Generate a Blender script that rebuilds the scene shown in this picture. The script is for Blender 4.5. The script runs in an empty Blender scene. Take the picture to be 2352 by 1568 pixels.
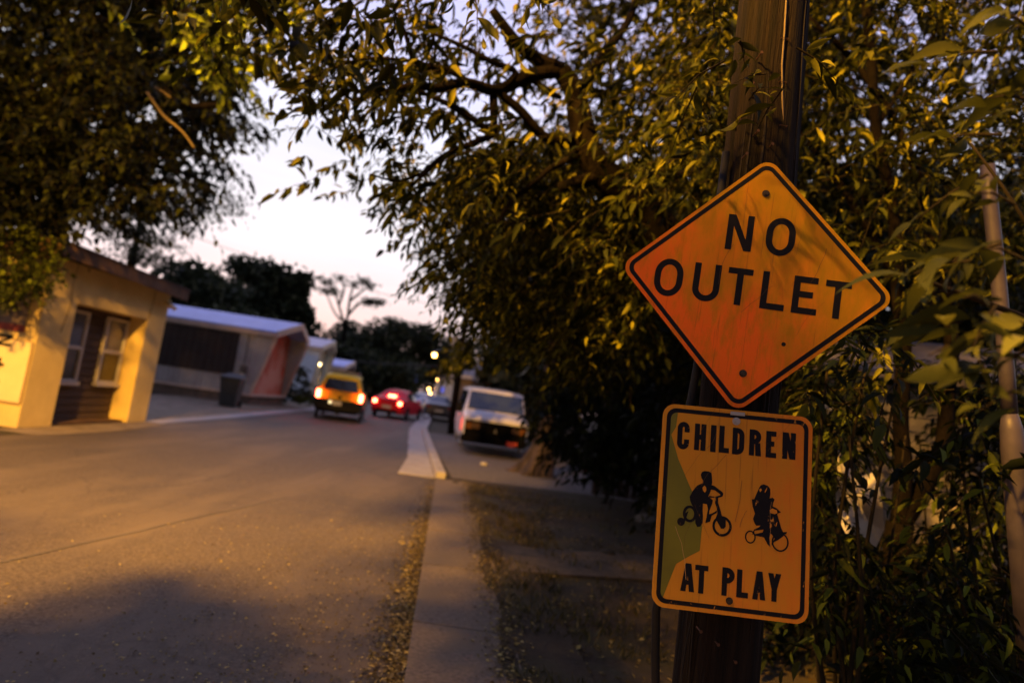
import bpy, bmesh, math, random
import numpy as np
from mathutils import Vector, Matrix, noise

random.seed(7)
RNG = np.random.default_rng(11)
SC = bpy.context.scene
COL = SC.collection
V = Vector

# ------------------------------------------------------------------ camera
PITCH, ROLL = math.radians(5.7), math.radians(8.4)
CAM_H = 1.6
RX = Matrix.Rotation(math.pi / 2 + PITCH, 3, 'X')
RM = RX @ Matrix.Rotation(ROLL, 3, 'Z')
PW, PH, PF = 2352.0, 1568.0, 22 / 36 * 2352.0


def ray(px, py):
    return RM @ V(((px - PW / 2) / PF, -(py - PH / 2) / PF, -1.0))


def at(px, py, Y):
    """surveyed point: sight line through (px, py) of the photo at world depth Y"""
    d = ray(px, py)
    return V((0, 0, CAM_H)) + d * (Y / d.y)


def gp(px, py, z=0.0):
    d = ray(px, py)
    return V((0, 0, CAM_H)) + d * ((z - CAM_H) / d.z)


# ------------------------------------------------------------------ materials
MATS = {}


def nodes_of(name):
    m = bpy.data.materials.new(name)
    m.use_nodes = True
    nt = m.node_tree
    nt.nodes.clear()
    out = nt.nodes.new('ShaderNodeOutputMaterial')
    return m, nt, out


def N(nt, t, **kw):
    n = nt.nodes.new(t)
    for k, v in kw.items():
        if k in n.inputs.keys():
            n.inputs[k].default_value = v
        else:
            setattr(n, k, v)
    return n


def c4(c):
    return (c[0], c[1], c[2], 1.0)


def mat(name, col, col2=None, scale=4.0, rough=0.8, bump=0.0, bscale=40.0, metal=0.0, stretch=(1, 1, 1), detail=6.0,
        lo=0.35, hi=0.65, col3=None, scale3=1.0, spec=0.4, coat=0.0, stretch3=None):
    """noise-mottled principled surface"""
    if name in MATS:
        return MATS[name]
    m, nt, out = nodes_of(name)
    b = N(nt, 'ShaderNodeBsdfPrincipled', Roughness=rough, Metallic=metal)
    b.inputs['Specular IOR Level'].default_value = spec
    b.inputs['Coat Weight'].default_value = coat
    tc = N(nt, 'ShaderNodeTexCoord')
    mp = N(nt, 'ShaderNodeMapping', Scale=stretch)
    nt.links.new(tc.outputs['Object'], mp.inputs['Vector'])
    if col2 is None:
        col2 = tuple(c * 0.72 for c in col)
    nz = N(nt, 'ShaderNodeTexNoise', Scale=scale, Detail=detail, Roughness=0.62)
    nt.links.new(mp.outputs[0], nz.inputs['Vector'])
    rp = N(nt, 'ShaderNodeValToRGB')
    rp.color_ramp.elements[0].position = lo
    rp.color_ramp.elements[1].position = hi
    rp.color_ramp.elements[0].color = c4(col2)
    rp.color_ramp.elements[1].color = c4(col)
    nt.links.new(nz.outputs['Fac'], rp.inputs['Fac'])
    last = rp.outputs['Color']
    if col3 is not None:
        n3 = N(nt, 'ShaderNodeTexNoise', Scale=scale3, Detail=4.0, Roughness=0.6)
        mp3 = N(nt, 'ShaderNodeMapping', Scale=stretch3 or stretch, Rotation=(0, 0, .1))
        nt.links.new(tc.outputs['Object'], mp3.inputs['Vector'])
        nt.links.new(mp3.outputs[0], n3.inputs['Vector'])
        r3 = N(nt, 'ShaderNodeValToRGB')
        r3.color_ramp.elements[0].position = 0.48
        r3.color_ramp.elements[1].position = 0.62
        nt.links.new(n3.outputs['Fac'], r3.inputs['Fac'])
        mx = N(nt, 'ShaderNodeMix', data_type='RGBA')
        nt.links.new(r3.outputs['Color'], mx.inputs[0])
        nt.links.new(last, mx.inputs[6])
        mx.inputs[7].default_value = c4(col3)
        last = mx.outputs[2]
    nt.links.new(last, b.inputs['Base Color'])
    if bump > 0:
        nb = N(nt, 'ShaderNodeTexNoise', Scale=bscale, Detail=5.0, Roughness=0.65)
        nt.links.new(mp.outputs[0], nb.inputs['Vector'])
        bp = N(nt, 'ShaderNodeBump', Strength=bump, Distance=0.02)
        nt.links.new(nb.outputs['Fac'], bp.inputs['Height'])
        nt.links.new(bp.outputs[0], b.inputs['Normal'])
    nt.links.new(b.outputs[0], out.inputs[0])
    MATS[name] = m
    return m


def emis(name, col, s):
    if name in MATS:
        return MATS[name]
    m, nt, out = nodes_of(name)
    b = N(nt, 'ShaderNodeBsdfPrincipled', Roughness=0.3)
    b.inputs['Base Color'].default_value = c4([min(1, c * 0.8) for c in col])
    b.inputs['Emission Color'].default_value = c4(col)
    b.inputs['Emission Strength'].default_value = s
    nt.links.new(b.outputs[0], out.inputs[0])
    MATS[name] = m
    return m


def leafmat(name, c_dark, c_mid, c_light, trans=0.35, spec=.10):
    if name in MATS:
        return MATS[name]
    m, nt, out = nodes_of(name)
    g = N(nt, 'ShaderNodeNewGeometry')
    rp = N(nt, 'ShaderNodeValToRGB')
    e = rp.color_ramp.elements
    e[0].color, e[1].color = c4(c_dark), c4(c_light)
    e[0].position, e[1].position = 0.05, 0.97
    k = e.new(0.72)
    k.color = c4(c_mid)
    nt.links.new(g.outputs['Random Per Island'], rp.inputs['Fac'])
    d = N(nt, 'ShaderNodeBsdfPrincipled', Roughness=0.55)
    d.inputs['Specular IOR Level'].default_value = spec
    t = N(nt, 'ShaderNodeBsdfTranslucent')
    mx = N(nt, 'ShaderNodeMixShader', Fac=trans)
    nt.links.new(rp.outputs[0], d.inputs['Base Color'])
    nt.links.new(rp.outputs[0], t.inputs['Color'])
    nt.links.new(d.outputs[0], mx.inputs[1])
    nt.links.new(t.outputs[0], mx.inputs[2])
    nt.links.new(mx.outputs[0], out.inputs[0])
    MATS[name] = m
    return m


# ------------------------------------------------------------------ mesh builder
class MB:
    def __init__(s):
        s.v, s.f, s.m = [], [], []

    def add(s, vs, fs, mi=0):
        o = len(s.v)
        s.v += [tuple(x) for x in vs]
        for f in fs:
            s.f.append([i + o for i in f])
            s.m.append(mi)
        return s

    def box(s, x0, x1, y0, y1, z0, z1, mi=0, tf=None):
        vs = [V((x, y, z)) for z in (z0, z1) for y in (y0, y1) for x in (x0, x1)]
        if tf is not None:
            vs = [tf @ v for v in vs]
        return s.add(vs, [(0, 2, 3, 1), (4, 5, 7, 6), (0, 1, 5, 4), (2, 6, 7, 3), (0, 4, 6, 2), (1, 3, 7, 5)], mi)

    def poly(s, pts, mi=0):
        return s.add(pts, [list(range(len(pts)))], mi)

    def prism(s, pts, off, mi=0):
        """closed polygon extruded by vector off"""
        n = len(pts)
        off = V(off)
        a = [V(p) for p in pts]
        b = [p + off for p in a]
        fs = [list(range(n))[::-1], list(range(n, 2 * n))] + [(i, (i + 1) % n, n + (i + 1) % n, n + i) for i in range(n)]
        return s.add(a + b, fs, mi)

    def tube(s, pts, rad, n=8, mi=0, cap=True, wob=0.0):
        pts = [V(p) for p in pts]
        if not hasattr(rad, '__len__'):
            rad = [rad] * len(pts)
        rings = []
        t0 = (pts[1] - pts[0]).normalized()
        ref = V((0, 0, 1)) if abs(t0.z) < 0.9 else V((1, 0, 0))
        a = t0.cross(ref).normalized()
        for i, p in enumerate(pts):
            t = (pts[min(i + 1, len(pts) - 1)] - pts[max(i - 1, 0)]).normalized()
            a = (a - t * a.dot(t)).normalized()
            b = t.cross(a)
            ring = []
            for k in range(n):
                th = 2 * math.pi * k / n
                r = rad[i]
                if wob:
                    r *= 1 + wob * noise.noise(V((p.x * 3 + math.cos(th) * 1.7, p.y * 3 + math.sin(th) * 1.7, p.z * 3)))
                ring.append(p + (a * math.cos(th) + b * math.sin(th)) * r)
            rings.append(ring)
        vs = [q for r in rings for q in r]
        fs = []
        for i in range(len(pts) - 1):
            for k in range(n):
                k2 = (k + 1) % n
                fs.append((i * n + k, i * n + k2, (i + 1) * n + k2, (i + 1) * n + k))
        if cap:
            fs.append(list(range(n))[::-1])
            fs.append([(len(pts) - 1) * n + k for k in range(n)])
        return s.add(vs, fs, mi)

    def loft(s, rings, mi=0, cap=True):
        n = len(rings[0])
        vs = [q for r in rings for q in r]
        fs = []
        for i in range(len(rings) - 1):
            for k in range(n):
                k2 = (k + 1) % n
                fs.append((i * n + k, i * n + k2, (i + 1) * n + k2, (i + 1) * n + k))
        if cap:
            fs.append(list(range(n))[::-1])
            fs.append([(len(rings) - 1) * n + k for k in range(n)])
        return s.add(vs, fs, mi)

    def build(s, name, mats, parent=None, smooth=False, bevel=0.0, loc=None, sub=0):
        me = bpy.data.meshes.new(name)
        vs = s.v
        if loc is not None:
            vs = [(x - loc[0], y - loc[1], z - loc[2]) for x, y, z in vs]
        me.from_pydata(vs, [], s.f)
        if not isinstance(mats, (list, tuple)):
            mats = [mats]
        for m in mats:
            me.materials.append(m)
        me.polygons.foreach_set('material_index', s.m)
        if smooth:
            me.polygons.foreach_set('use_smooth', [True] * len(me.polygons))
        bm = bmesh.new()
        bm.from_mesh(me)
        bmesh.ops.recalc_face_normals(bm, faces=bm.faces)
        bm.to_mesh(me)
        bm.free()
        me.update()
        o = bpy.data.objects.new(name, me)
        COL.objects.link(o)
        if loc is not None:
            o.location = loc
        if parent is not None:
            o.parent = parent
            if loc is not None:
                o.location = V(loc) - parent.location
        if bevel > 0:
            b = o.modifiers.new('Bevel', 'BEVEL')
            b.width = bevel
            b.segments = 2
            b.limit_method = 'ANGLE'
        if sub:
            b = o.modifiers.new('Subdivision', 'SUBSURF')
            b.levels = b.render_levels = sub
        return o


def tag(o, label=None, cat=None, group=None, kind=None):
    if label:
        o['label'] = label
    if cat:
        o['category'] = cat
    if group:
        o['group'] = group
    if kind:
        o['kind'] = kind
    return o


def empty(name, loc=(0, 0, 0), rz=0.0, label=None, cat=None, group=None):
    o = bpy.data.objects.new(name, None)
    COL.objects.link(o)
    o.location = loc
    o.rotation_euler = (0, 0, rz)
    o.empty_display_size = 0.1
    return tag(o, label, cat, group)


def copy_tree(o, parent=None):
    c = o.copy()
    COL.objects.link(c)
    c.parent = parent
    for ch in list(o.children):
        copy_tree(ch, c)
    return c


# ------------------------------------------------------------------ leaves (vectorised)
def nrm(a):
    return a / np.maximum(np.linalg.norm(a, axis=1, keepdims=True), 1e-9)


LANCE_V = np.array([(0, 0, 0), (.28, -.46, .10), (.28, 0, 0), (.28, .46, .10), (.64, -.40, .05), (.64, 0, -.05), (.64, .40, .05), (1, 0, -.16)])
LANCE_F = [(0, 1, 2), (0, 2, 3), (1, 4, 5, 2), (2, 5, 6, 3), (4, 7, 5), (5, 7, 6)]
FR = [(0, .03, 0), (.10, .20, .02), (.24, .42, .05), (.40, .50, .05), (.56, .46, .02), (.72, .33, -.03), (.88, .15, -.10), (1.0, .01, -.17)]
FINE_V = np.array([(u, k * h, w + abs(k) * .10 * h) for u, h, w in FR for k in (-1, 0, 1)])
FINE_F = [f for i in range(len(FR) - 1) for f in ((i * 3, i * 3 + 3, i * 3 + 4, i * 3 + 1), (i * 3 + 1, i * 3 + 4, i * 3 + 5, i * 3 + 2))]
SIMP_V = np.array([(0, 0, 0), (.42, -.5, .10), (.42, .5, .10), (1, 0, -.08)])
SIMP_F = [(0, 1, 3), (0, 3, 2)]


def raw_mesh(name, verts, faces_tpl, count, nper, m, parent=None, smooth=False, loc=None):
    me = bpy.data.meshes.new(name)
    nv = len(verts)
    ls = np.array([len(f) for f in faces_tpl])
    flat = np.concatenate([np.array(f) for f in faces_tpl])
    loops = (flat[None, :] + (np.arange(count) * nper)[:, None]).ravel()
    tot = np.tile(ls, count)
    start = np.concatenate([[0], np.cumsum(tot)[:-1]])
    me.vertices.add(nv)
    me.loops.add(len(loops))
    me.polygons.add(len(tot))
    me.vertices.foreach_set('co', verts.astype(np.float32).ravel())
    me.loops.foreach_set('vertex_index', loops.astype(np.int32))
    me.polygons.foreach_set('loop_start', start.astype(np.int32))
    me.polygons.foreach_set('loop_total', tot.astype(np.int32))
    if smooth:
        me.polygons.foreach_set('use_smooth', np.ones(len(tot), dtype=bool))
    me.materials.append(m)
    me.update(calc_edges=True)
    me.validate()
    o = bpy.data.objects.new(name, me)
    COL.objects.link(o)
    if parent is not None:
        o.parent = parent
        o.location = -parent.location
    return o


def leaf_verts(P, D, U, L, Wd, shape):
    tv, tf = {'lance': (LANCE_V, LANCE_F), 'fine': (FINE_V, FINE_F), 'simple': (SIMP_V, SIMP_F)}[shape]
    d = nrm(D)
    s = nrm(np.cross(d, U))
    n = np.cross(s, d)
    L, Wd = np.asarray(L)[:, None, None], np.asarray(Wd)[:, None, None]
    pts = (P[:, None, :] + d[:, None, :] * tv[None, :, 0:1] * L + s[:, None, :] * tv[None, :, 1:2] * Wd
           + n[:, None, :] * tv[None, :, 2:3] * L)
    return pts.reshape(-1, 3), tf, len(P), len(tv)


def leaves(name, P, D, U, L, Wd, m, parent=None, shape='lance'):
    """one mesh of leaf blades: base points P, directions D, face normals U"""
    v, tf, n, k = leaf_verts(P, D, U, L, Wd, shape)
    return raw_mesh(name, v, tf, n, k, m, parent)


FOLIAGE = {}


def flush_foliage():
    """one foliage mesh for each plant, twigs and leaf blades together"""
    for (rn, name), chunks in FOLIAGE.items():
        root = bpy.data.objects[rn]
        mats, V_, LV, LT, MI, off = [], [], [], [], [], 0
        for v, tf, n, k, m in chunks:
            if m not in mats:
                mats.append(m)
            ls = np.array([len(f) for f in tf])
            flat = np.concatenate([np.array(f) for f in tf])
            LV.append((flat[None, :] + (np.arange(n) * k)[:, None]).ravel() + off)
            LT.append(np.tile(ls, n))
            MI.append(np.full(n * len(tf), mats.index(m)))
            V_.append(v)
            off += len(v)
        V_, LV, LT, MI = np.concatenate(V_), np.concatenate(LV), np.concatenate(LT), np.concatenate(MI)
        me = bpy.data.meshes.new(name)
        me.vertices.add(len(V_))
        me.loops.add(len(LV))
        me.polygons.add(len(LT))
        me.vertices.foreach_set('co', V_.astype(np.float32).ravel())
        me.loops.foreach_set('vertex_index', LV.astype(np.int32))
        me.polygons.foreach_set('loop_start', np.concatenate([[0], np.cumsum(LT)[:-1]]).astype(np.int32))
        me.polygons.foreach_set('loop_total', LT.astype(np.int32))
        for m in mats:
            me.materials.append(m)
        me.polygons.foreach_set('material_index', MI.astype(np.int32))
        me.polygons.foreach_set('use_smooth', np.ones(len(LT), dtype=bool))
        me.update(calc_edges=True)
        me.validate()
        o = bpy.data.objects.new(name, me)
        COL.objects.link(o)
        o.parent = root
        o.location = -root.location


def sprays(S, D, k, length, leafL, leafW, droop=0.5, hang=0.6):
    """drooping twigs with k leaves each; returns leaf arrays and twig points"""
    n = len(S)
    D = nrm(D)
    length = np.asarray(length).reshape(-1, 1) * np.ones((n, 1))
    up = np.array([[0, 0, 1.0]])
    side = nrm(np.cross(D, up) + 1e-4)
    P, DD, U = [], [], []

    def pos(t):
        return S + D * length * t - up * length * droop * t * t
    for j in range(k):
        t = (j + 0.6) / k
        sg = 1 if j % 2 else -1
        p = pos(t) + RNG.normal(0, .012, (n, 3))
        dd = side * sg * RNG.uniform(.35, 1.0, (n, 1)) + D * RNG.uniform(.3, .8, (n, 1)) - up * hang * RNG.uniform(.4, 1.6, (n, 1)) + RNG.normal(0, .3, (n, 3))
        if j == k - 1:
            dd = D - up * hang + RNG.normal(0, .2, (n, 3))
        P.append(p)
        DD.append(dd)
        U.append(up + RNG.normal(0, .55, (n, 3)))
    P, DD, U = np.concatenate(P), np.concatenate(DD), np.concatenate(U)
    sc = RNG.uniform(.5, 1.25, len(P)) * np.tile(RNG.uniform(.6, 1.35, n), k)
    Ls = leafL * sc
    Ws = leafW * sc * RNG.uniform(.8, 1.2, len(P))
    tw = np.stack([pos(0.0), pos(0.5), pos(1.0)], axis=1)
    return P, DD, U, Ls, Ws, tw


def twigs(name, tw, r, m, parent=None):
    n = len(tw)
    T = nrm(tw[:, 2] - tw[:, 0])
    a = nrm(np.cross(T, np.array([[.3, .2, 1.0]])))
    b = np.cross(T, a)
    V_ = []
    for i, rr in enumerate((r, r * .75, r * .3)):
        for k in range(3):
            th = 2.094 * k
            V_.append(tw[:, i] + (a * math.cos(th) + b * math.sin(th)) * rr)
    vs = np.stack(V_, axis=1).reshape(-1, 3)
    fs = []
    for i in range(2):
        for k in range(3):
            k2 = (k + 1) % 3
            fs.append((i * 3 + k, i * 3 + k2, i * 3 + 3 + k2, i * 3 + 3 + k))
    return vs, fs, n, 9, m


def inpoly(x, y, poly):
    c = np.zeros(len(x), bool)
    n = len(poly)
    for i in range(n):
        x1, y1 = poly[i]
        x2, y2 = poly[(i + 1) % n]
        if y1 == y2:
            continue
        cond = ((y1 > y) != (y2 > y)) & (x < (x2 - x1) * (y - y1) / (y2 - y1) + x1)
        c ^= cond
    return c


RMn = np.array(RM)


def survey(poly, n, y0, y1, nscale=0.9, thr=-0.15, seed=0.0, bias=1.0):
    """n points in the volume of a crown whose outline was surveyed as poly, between depths y0 and y1, with gaps"""
    xs = [p[0] for p in poly]
    ys = [p[1] for p in poly]
    out = []
    tries = 0
    while len(out) < n and tries < 60:
        tries += 1
        x = RNG.uniform(min(xs), max(xs), n * 2)
        y = RNG.uniform(min(ys), max(ys), n * 2)
        k = inpoly(x, y, poly)
        x, y = x[k], y[k]
        Y = y0 + (y1 - y0) * RNG.uniform(0, 1, len(x)) ** bias
        d = np.stack([(x - PW / 2) / PF, -(y - PH / 2) / PF, -np.ones(len(x))], axis=1) @ RMn.T
        p = d * (Y / d[:, 1])[:, None] + np.array([[0, 0, CAM_H]])
        for q in p:
            if noise.noise(V((q[0] * nscale + seed, q[1] * nscale, q[2] * nscale))) > thr and q[2] > 0.05:
                out.append(q)
                if len(out) >= n:
                    break
    return np.array(out)


# ================================================================== palette
M_ASPH = mat('asphalt', (.145, .116, .092), (.040, .032, .027), scale=48, rough=.8, bump=.7, bscale=80, col3=(.125, .10, .08), scale3=1.1, stretch3=(1, .16, 1), spec=.35, lo=.3, hi=.7, detail=3)
_nt = M_ASPH.node_tree
_b = [n for n in _nt.nodes if n.type == 'BSDF_PRINCIPLED'][0]
_src = _b.inputs['Base Color'].links[0].from_socket
_tc = [n for n in _nt.nodes if n.type == 'TEX_COORD'][0]
_wn = N(_nt, 'ShaderNodeTexNoise', Scale=1.2, Detail=5.0)
_nt.links.new(_tc.outputs['Object'], _wn.inputs['Vector'])
_wm = N(_nt, 'ShaderNodeVectorMath', operation='SCALE', Scale=.9)
_nt.links.new(_wn.outputs['Color'], _wm.inputs[0])
_wa = N(_nt, 'ShaderNodeVectorMath', operation='ADD')
_nt.links.new(_tc.outputs['Object'], _wa.inputs[0])
_nt.links.new(_wm.outputs[0], _wa.inputs[1])
_vo = N(_nt, 'ShaderNodeTexVoronoi', feature='DISTANCE_TO_EDGE', Scale=.42)
_nt.links.new(_wa.outputs[0], _vo.inputs['Vector'])
_cr = N(_nt, 'ShaderNodeMapRange')
_cr.inputs['From Min'].default_value, _cr.inputs['From Max'].default_value = .001, .010
_cr.inputs['To Min'].default_value, _cr.inputs['To Max'].default_value = .55, 0.0
_nt.links.new(_vo.outputs['Distance'], _cr.inputs['Value'])
_pn = N(_nt, 'ShaderNodeTexNoise', Scale=.35, Detail=2.0)
_nt.links.new(_tc.outputs['Object'], _pn.inputs['Vector'])
_pr = N(_nt, 'ShaderNodeMapRange')
_pr.inputs['From Min'].default_value, _pr.inputs['From Max'].default_value = .46, .6
_nt.links.new(_pn.outputs['Fac'], _pr.inputs['Value'])
_mm = N(_nt, 'ShaderNodeMath', operation='MULTIPLY')
_nt.links.new(_cr.outputs[0], _mm.inputs[0])
_nt.links.new(_pr.outputs[0], _mm.inputs[1])
_mx = N(_nt, 'ShaderNodeMix', data_type='RGBA')
_nt.links.new(_mm.outputs[0], _mx.inputs[0])
_nt.links.new(_src, _mx.inputs[6])
_mx.inputs[7].default_value = (.03, .026, .024, 1)
# oily stains and worn patches
_sn = N(_nt, 'ShaderNodeTexNoise', Scale=.8, Detail=6.0, Roughness=.7)
_nt.links.new(_wa.outputs[0], _sn.inputs['Vector'])
_sr = N(_nt, 'ShaderNodeMapRange')
_sr.inputs['From Min'].default_value, _sr.inputs['From Max'].default_value = .52, .68
_sr.inputs['To Max'].default_value = .55
_nt.links.new(_sn.outputs['Fac'], _sr.inputs['Value'])
_mx2 = N(_nt, 'ShaderNodeMix', data_type='RGBA')
_nt.links.new(_sr.outputs[0], _mx2.inputs[0])
_nt.links.new(_mx.outputs[2], _mx2.inputs[6])
_mx2.inputs[7].default_value = (.06, .052, .048, 1)
_nt.links.new(_mx2.outputs[2], _b.inputs['Base Color'])
M_CONC = mat('concrete', (.17, .135, .105), (.07, .054, .042), scale=34, rough=.85, bump=.35, bscale=70, col3=(.13, .105, .08), scale3=1.6, lo=.25, hi=.6)
M_DIRT = mat('dirt', (.055, .038, .021), (.022, .015, .009), scale=3.0, rough=.95, bump=.8, bscale=25, col3=(.042, .037, .014), scale3=1.2)
M_GRAV = mat('gravel', (.19, .17, .16), (.09, .08, .075), scale=14, rough=.9, bump=.8, bscale=60)
M_PATCH = mat('dusty_soil', (.26, .21, .15), (.15, .12, .08), scale=2.5, rough=.95, bump=.5, bscale=40)
M_BARK = mat('bark', (.009, .0065, .005), (.003, .0025, .002), scale=9, rough=.95, spec=.05, bump=1.0, bscale=22, stretch=(1, 1, .35))
M_PALEBARK = mat('pale_bark', (.085, .062, .072), (.02, .015, .018), scale=5, rough=.9, bump=.6, bscale=18, stretch=(1, 1, .3))
M_TWIG = mat('twig', (.022, .017, .009), rough=.95, spec=.1)
M_LEAF = leafmat('leaf_lance', (.005, .007, .001), (.033, .040, .003), (.19, .18, .012), .30)
M_LEAF2 = leafmat('leaf_bright', (.006, .008, .001), (.038, .045, .003), (.225, .21, .013), .30)
M_LEAFL = leafmat('leaf_left_shaded', (.002, .003, .001), (.005, .007, .001), (.030, .036, .003), .22)  # left crown's shade put into the leaf colour; its lit copy follows
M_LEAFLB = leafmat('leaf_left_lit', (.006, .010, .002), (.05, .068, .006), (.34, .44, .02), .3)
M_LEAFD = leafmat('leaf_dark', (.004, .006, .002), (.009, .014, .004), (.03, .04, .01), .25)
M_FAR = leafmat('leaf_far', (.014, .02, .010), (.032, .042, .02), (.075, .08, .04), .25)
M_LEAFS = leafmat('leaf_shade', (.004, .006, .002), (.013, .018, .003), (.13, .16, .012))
M_NEAR = leafmat('leaf_near', (.026, .031, .006), (.058, .066, .011), (.14, .145, .026), .35)
M_IVY = leafmat('leaf_ivy', (.012, .018, .003), (.04, .055, .006), (.12, .15, .012), .25)
M_BLACK = mat('black_plastic', (.010, .010, .012), rough=.6, spec=.15)
M_RUBBER = mat('rubber', (.012, .012, .012), rough=.85)
M_GLASS = mat('dark_glass', (.02, .025, .035), (.012, .014, .02), rough=.06, spec=.8)
M_CHROME = mat('rim_metal', (.35, .35, .36), rough=.35, metal=.8)
M_WHITE = mat('white_paint', (.75, .74, .72), (.62, .6, .58), scale=6, rough=.5)
M_RED_ON = emis('tail_lamp_lit', (1.0, .08, .035), 40.0)
M_SOD = emis('sodium_lamp_lit', (1.0, .50, .10), 40.0)
M_HEAD = emis('head_lamp_lit', (1.0, .85, .6), 14.0)
M_PLATE = mat('plate_cream', (.62, .6, .5), rough=.5)

# ================================================================== ground, road, pavement
def sheet(name, pts, z, m, kind='structure'):
    b = MB().poly([(p[0], p[1], z) for p in pts])
    o = b.build(name, m)
    o['kind'] = kind
    return o


def strip(name, left, right, z, m, thick=0.0):
    b = MB()
    n = len(left)
    for i in range(n - 1):
        q = [left[i], right[i], right[i + 1], left[i + 1]]
        if thick:
            b.prism([(p[0], p[1], z - thick) for p in q], (0, 0, thick))
        else:
            b.poly([(p[0], p[1], z) for p in q])
    o = b.build(name, m)
    o['kind'] = 'structure'
    return o


g = MB()
GS = 12
xs = [-600, -120, -40, -20, -12, -6, 0, 3, 6, 12, 40, 120, 600]
ys = [-200, -40, -10, 0, 4, 8, 14, 22, 40, 80, 160, 400, 900]
for i in range(len(xs) - 1):
    for j in range(len(ys) - 1):
        g.poly([(xs[i], ys[j], 0), (xs[i + 1], ys[j], 0), (xs[i + 1], ys[j + 1], 0), (xs[i], ys[j + 1], 0)])
gr = g.build('ground', M_DIRT)
gr['kind'] = 'structure'

KERB = [(0.95, -12), (0.0, 0), (-.32, 3.63), (-.70, 8.0), (-1.06, 12.1), (-2.1, 19.0), (-3.1, 25.8), (-4.5, 39.8), (-6.6, 60), (-9.5, 90)]


def kx(y):
    for (x1, y1), (x2, y2) in zip(KERB, KERB[1:]):
        if y1 <= y <= y2:
            return x1 + (x2 - x1) * (y - y1) / (y2 - y1)
    return KERB[-1][0]


LEFT = [(-8.0, -12), (-7.6, 0), (-7.5, 4), (-7.45, 9), (-7.6, 12.5), (-7.9, 19), (-8.45, 26), (-9.4, 39.8), (-11.6, 60), (-14.5, 90)]
strip('road', LEFT, KERB, .006, M_ASPH)
# tar seam wandering across the asphalt
seam = [gp(-60, 1308), gp(60, 1281), gp(180, 1252), gp(300, 1226), gp(440, 1192), gp(560, 1166), gp(660, 1142)]
sm = MB()
for a, c in zip(seam, seam[1:]):
    w = 0.010
    dv = (c - a).normalized().cross(V((0, 0, 1))) * w
    sm.poly([(*(a + dv).xy, .010), (*(c + dv).xy, .010), (*(c - dv).xy, .010), (*(a - dv).xy, .010)])
so = sm.build('road_seam', mat('tar', (.075, .068, .062), (.055, .05, .047), rough=.8))
so['kind'] = 'structure'
# sidewalk slab flush with the gutter line, then a real kerb and gutter pan farther on
ysw = [-8, -4, 0, 1.5, 3.0, 4.5, 6.0, 7.5, 9.0, 10.5, 12.05]
for i in range(len(ysw) - 1):
    y0, y1 = ysw[i] + .006, ysw[i + 1] - .006
    b = MB().prism([(kx(y0) + .004, y0, -.05), (kx(y0) + .70, y0, -.05), (kx(y1) + .70, y1, -.05), (kx(y1) + .004, y1, -.05)], (0, 0, .085))
    o = b.build('sidewalk', M_CONC, bevel=.006)
    o['kind'] = 'structure'
b = MB().prism([(kx(6.2) + .72, 6.15, -.05), (3.2, 7.15, -.05), (3.2, 8.25, -.05), (kx(7.2) + .72, 7.2, -.05)], (0, 0, .078))
o = b.build('side_path', mat('dirty_concrete', (.085, .068, .055), (.04, .032, .025), scale=9, rough=.95, bump=.4, bscale=50), bevel=.006)
o['kind'] = 'structure'
db = MB()
yy = [i * .16 - 1 for i in range(82)]
for a, c in zip(yy, yy[1:]):
    def e(y):
        return kx(y) + .60 + .14 * noise.noise(V((y * .9, 2, 0))) + .05 * noise.noise(V((y * 3.1, 5, 0))) + .025 * noise.noise(V((y * 9, 9, 0)))
    db.poly([(e(a), a, .0405), (kx(a) + 1.15, a, .012), (kx(c) + 1.15, c, .012), (e(c), c, .041)])
o = db.build('ground', M_DIRT)
o['kind'] = 'structure'
yk = [12.12, 15.5, 19, 22.5, 26, 30, 35, 40, 46, 52, 60]
M_CONCP = mat('pale_concrete', (.42, .39, .38), (.3, .28, .27), scale=3, rough=.8, bump=.25, bscale=60, col3=(.34, .31, .3), scale3=1.0)
for i in range(len(yk) - 1):
    y0, y1 = yk[i] + .008, yk[i + 1] - .008
    w0, w1 = (.72 if i == 0 else .55), .52
    b = MB().prism([(kx(y0) - w0, y0, -.05), (kx(y0) - .01, y0, -.05), (kx(y1) - .01, y1, -.05), (kx(y1) - w1, y1, -.05)], (0, 0, .068))
    o = b.build('gutter', M_CONCP, bevel=.005)
    o['kind'] = 'structure'
    b = MB().prism([(kx(y0), y0, -.05), (kx(y0) + .2, y0, -.05), (kx(y1) + .2, y1, -.05), (kx(y1), y1, -.05)], (0, 0, .19))
    o = b.build('kerb', M_CONCP, bevel=.03)
    o['kind'] = 'structure'
# left side: pale gutter strip and dusty verge in front of the homes
strip('verge', [(-14.5, 14.6), (-14, 19), (-13, 26), (-12.5, 34), (-12.6, 40)], [(-8.0, 14.6), (-8.3, 19), (-8.9, 26), (-9.6, 34), (-9.9, 40)], .010, M_PATCH)
strip('gutter', [(-8.0, 14.45), (-8.35, 19), (-8.95, 26), (-9.85, 39.8)], [(-7.62, 14.45), (-7.86, 19), (-8.4, 26), (-9.3, 39.8)], .018, M_CONCP)
strip('apron', [(-8.0, 10.2), (-8.0, 12), (-8.0, 14.4)], [(-7.3, 10.2), (-7.2, 12), (-7.45, 14.4)], .012, M_PATCH)
strip('gravel_drive', [(-.78, 12.6), (-1.85, 19), (-2.8, 25.6)], [(4.5, 13.4), (3.6, 19), (2.2, 26)], .008, M_GRAV)

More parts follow.
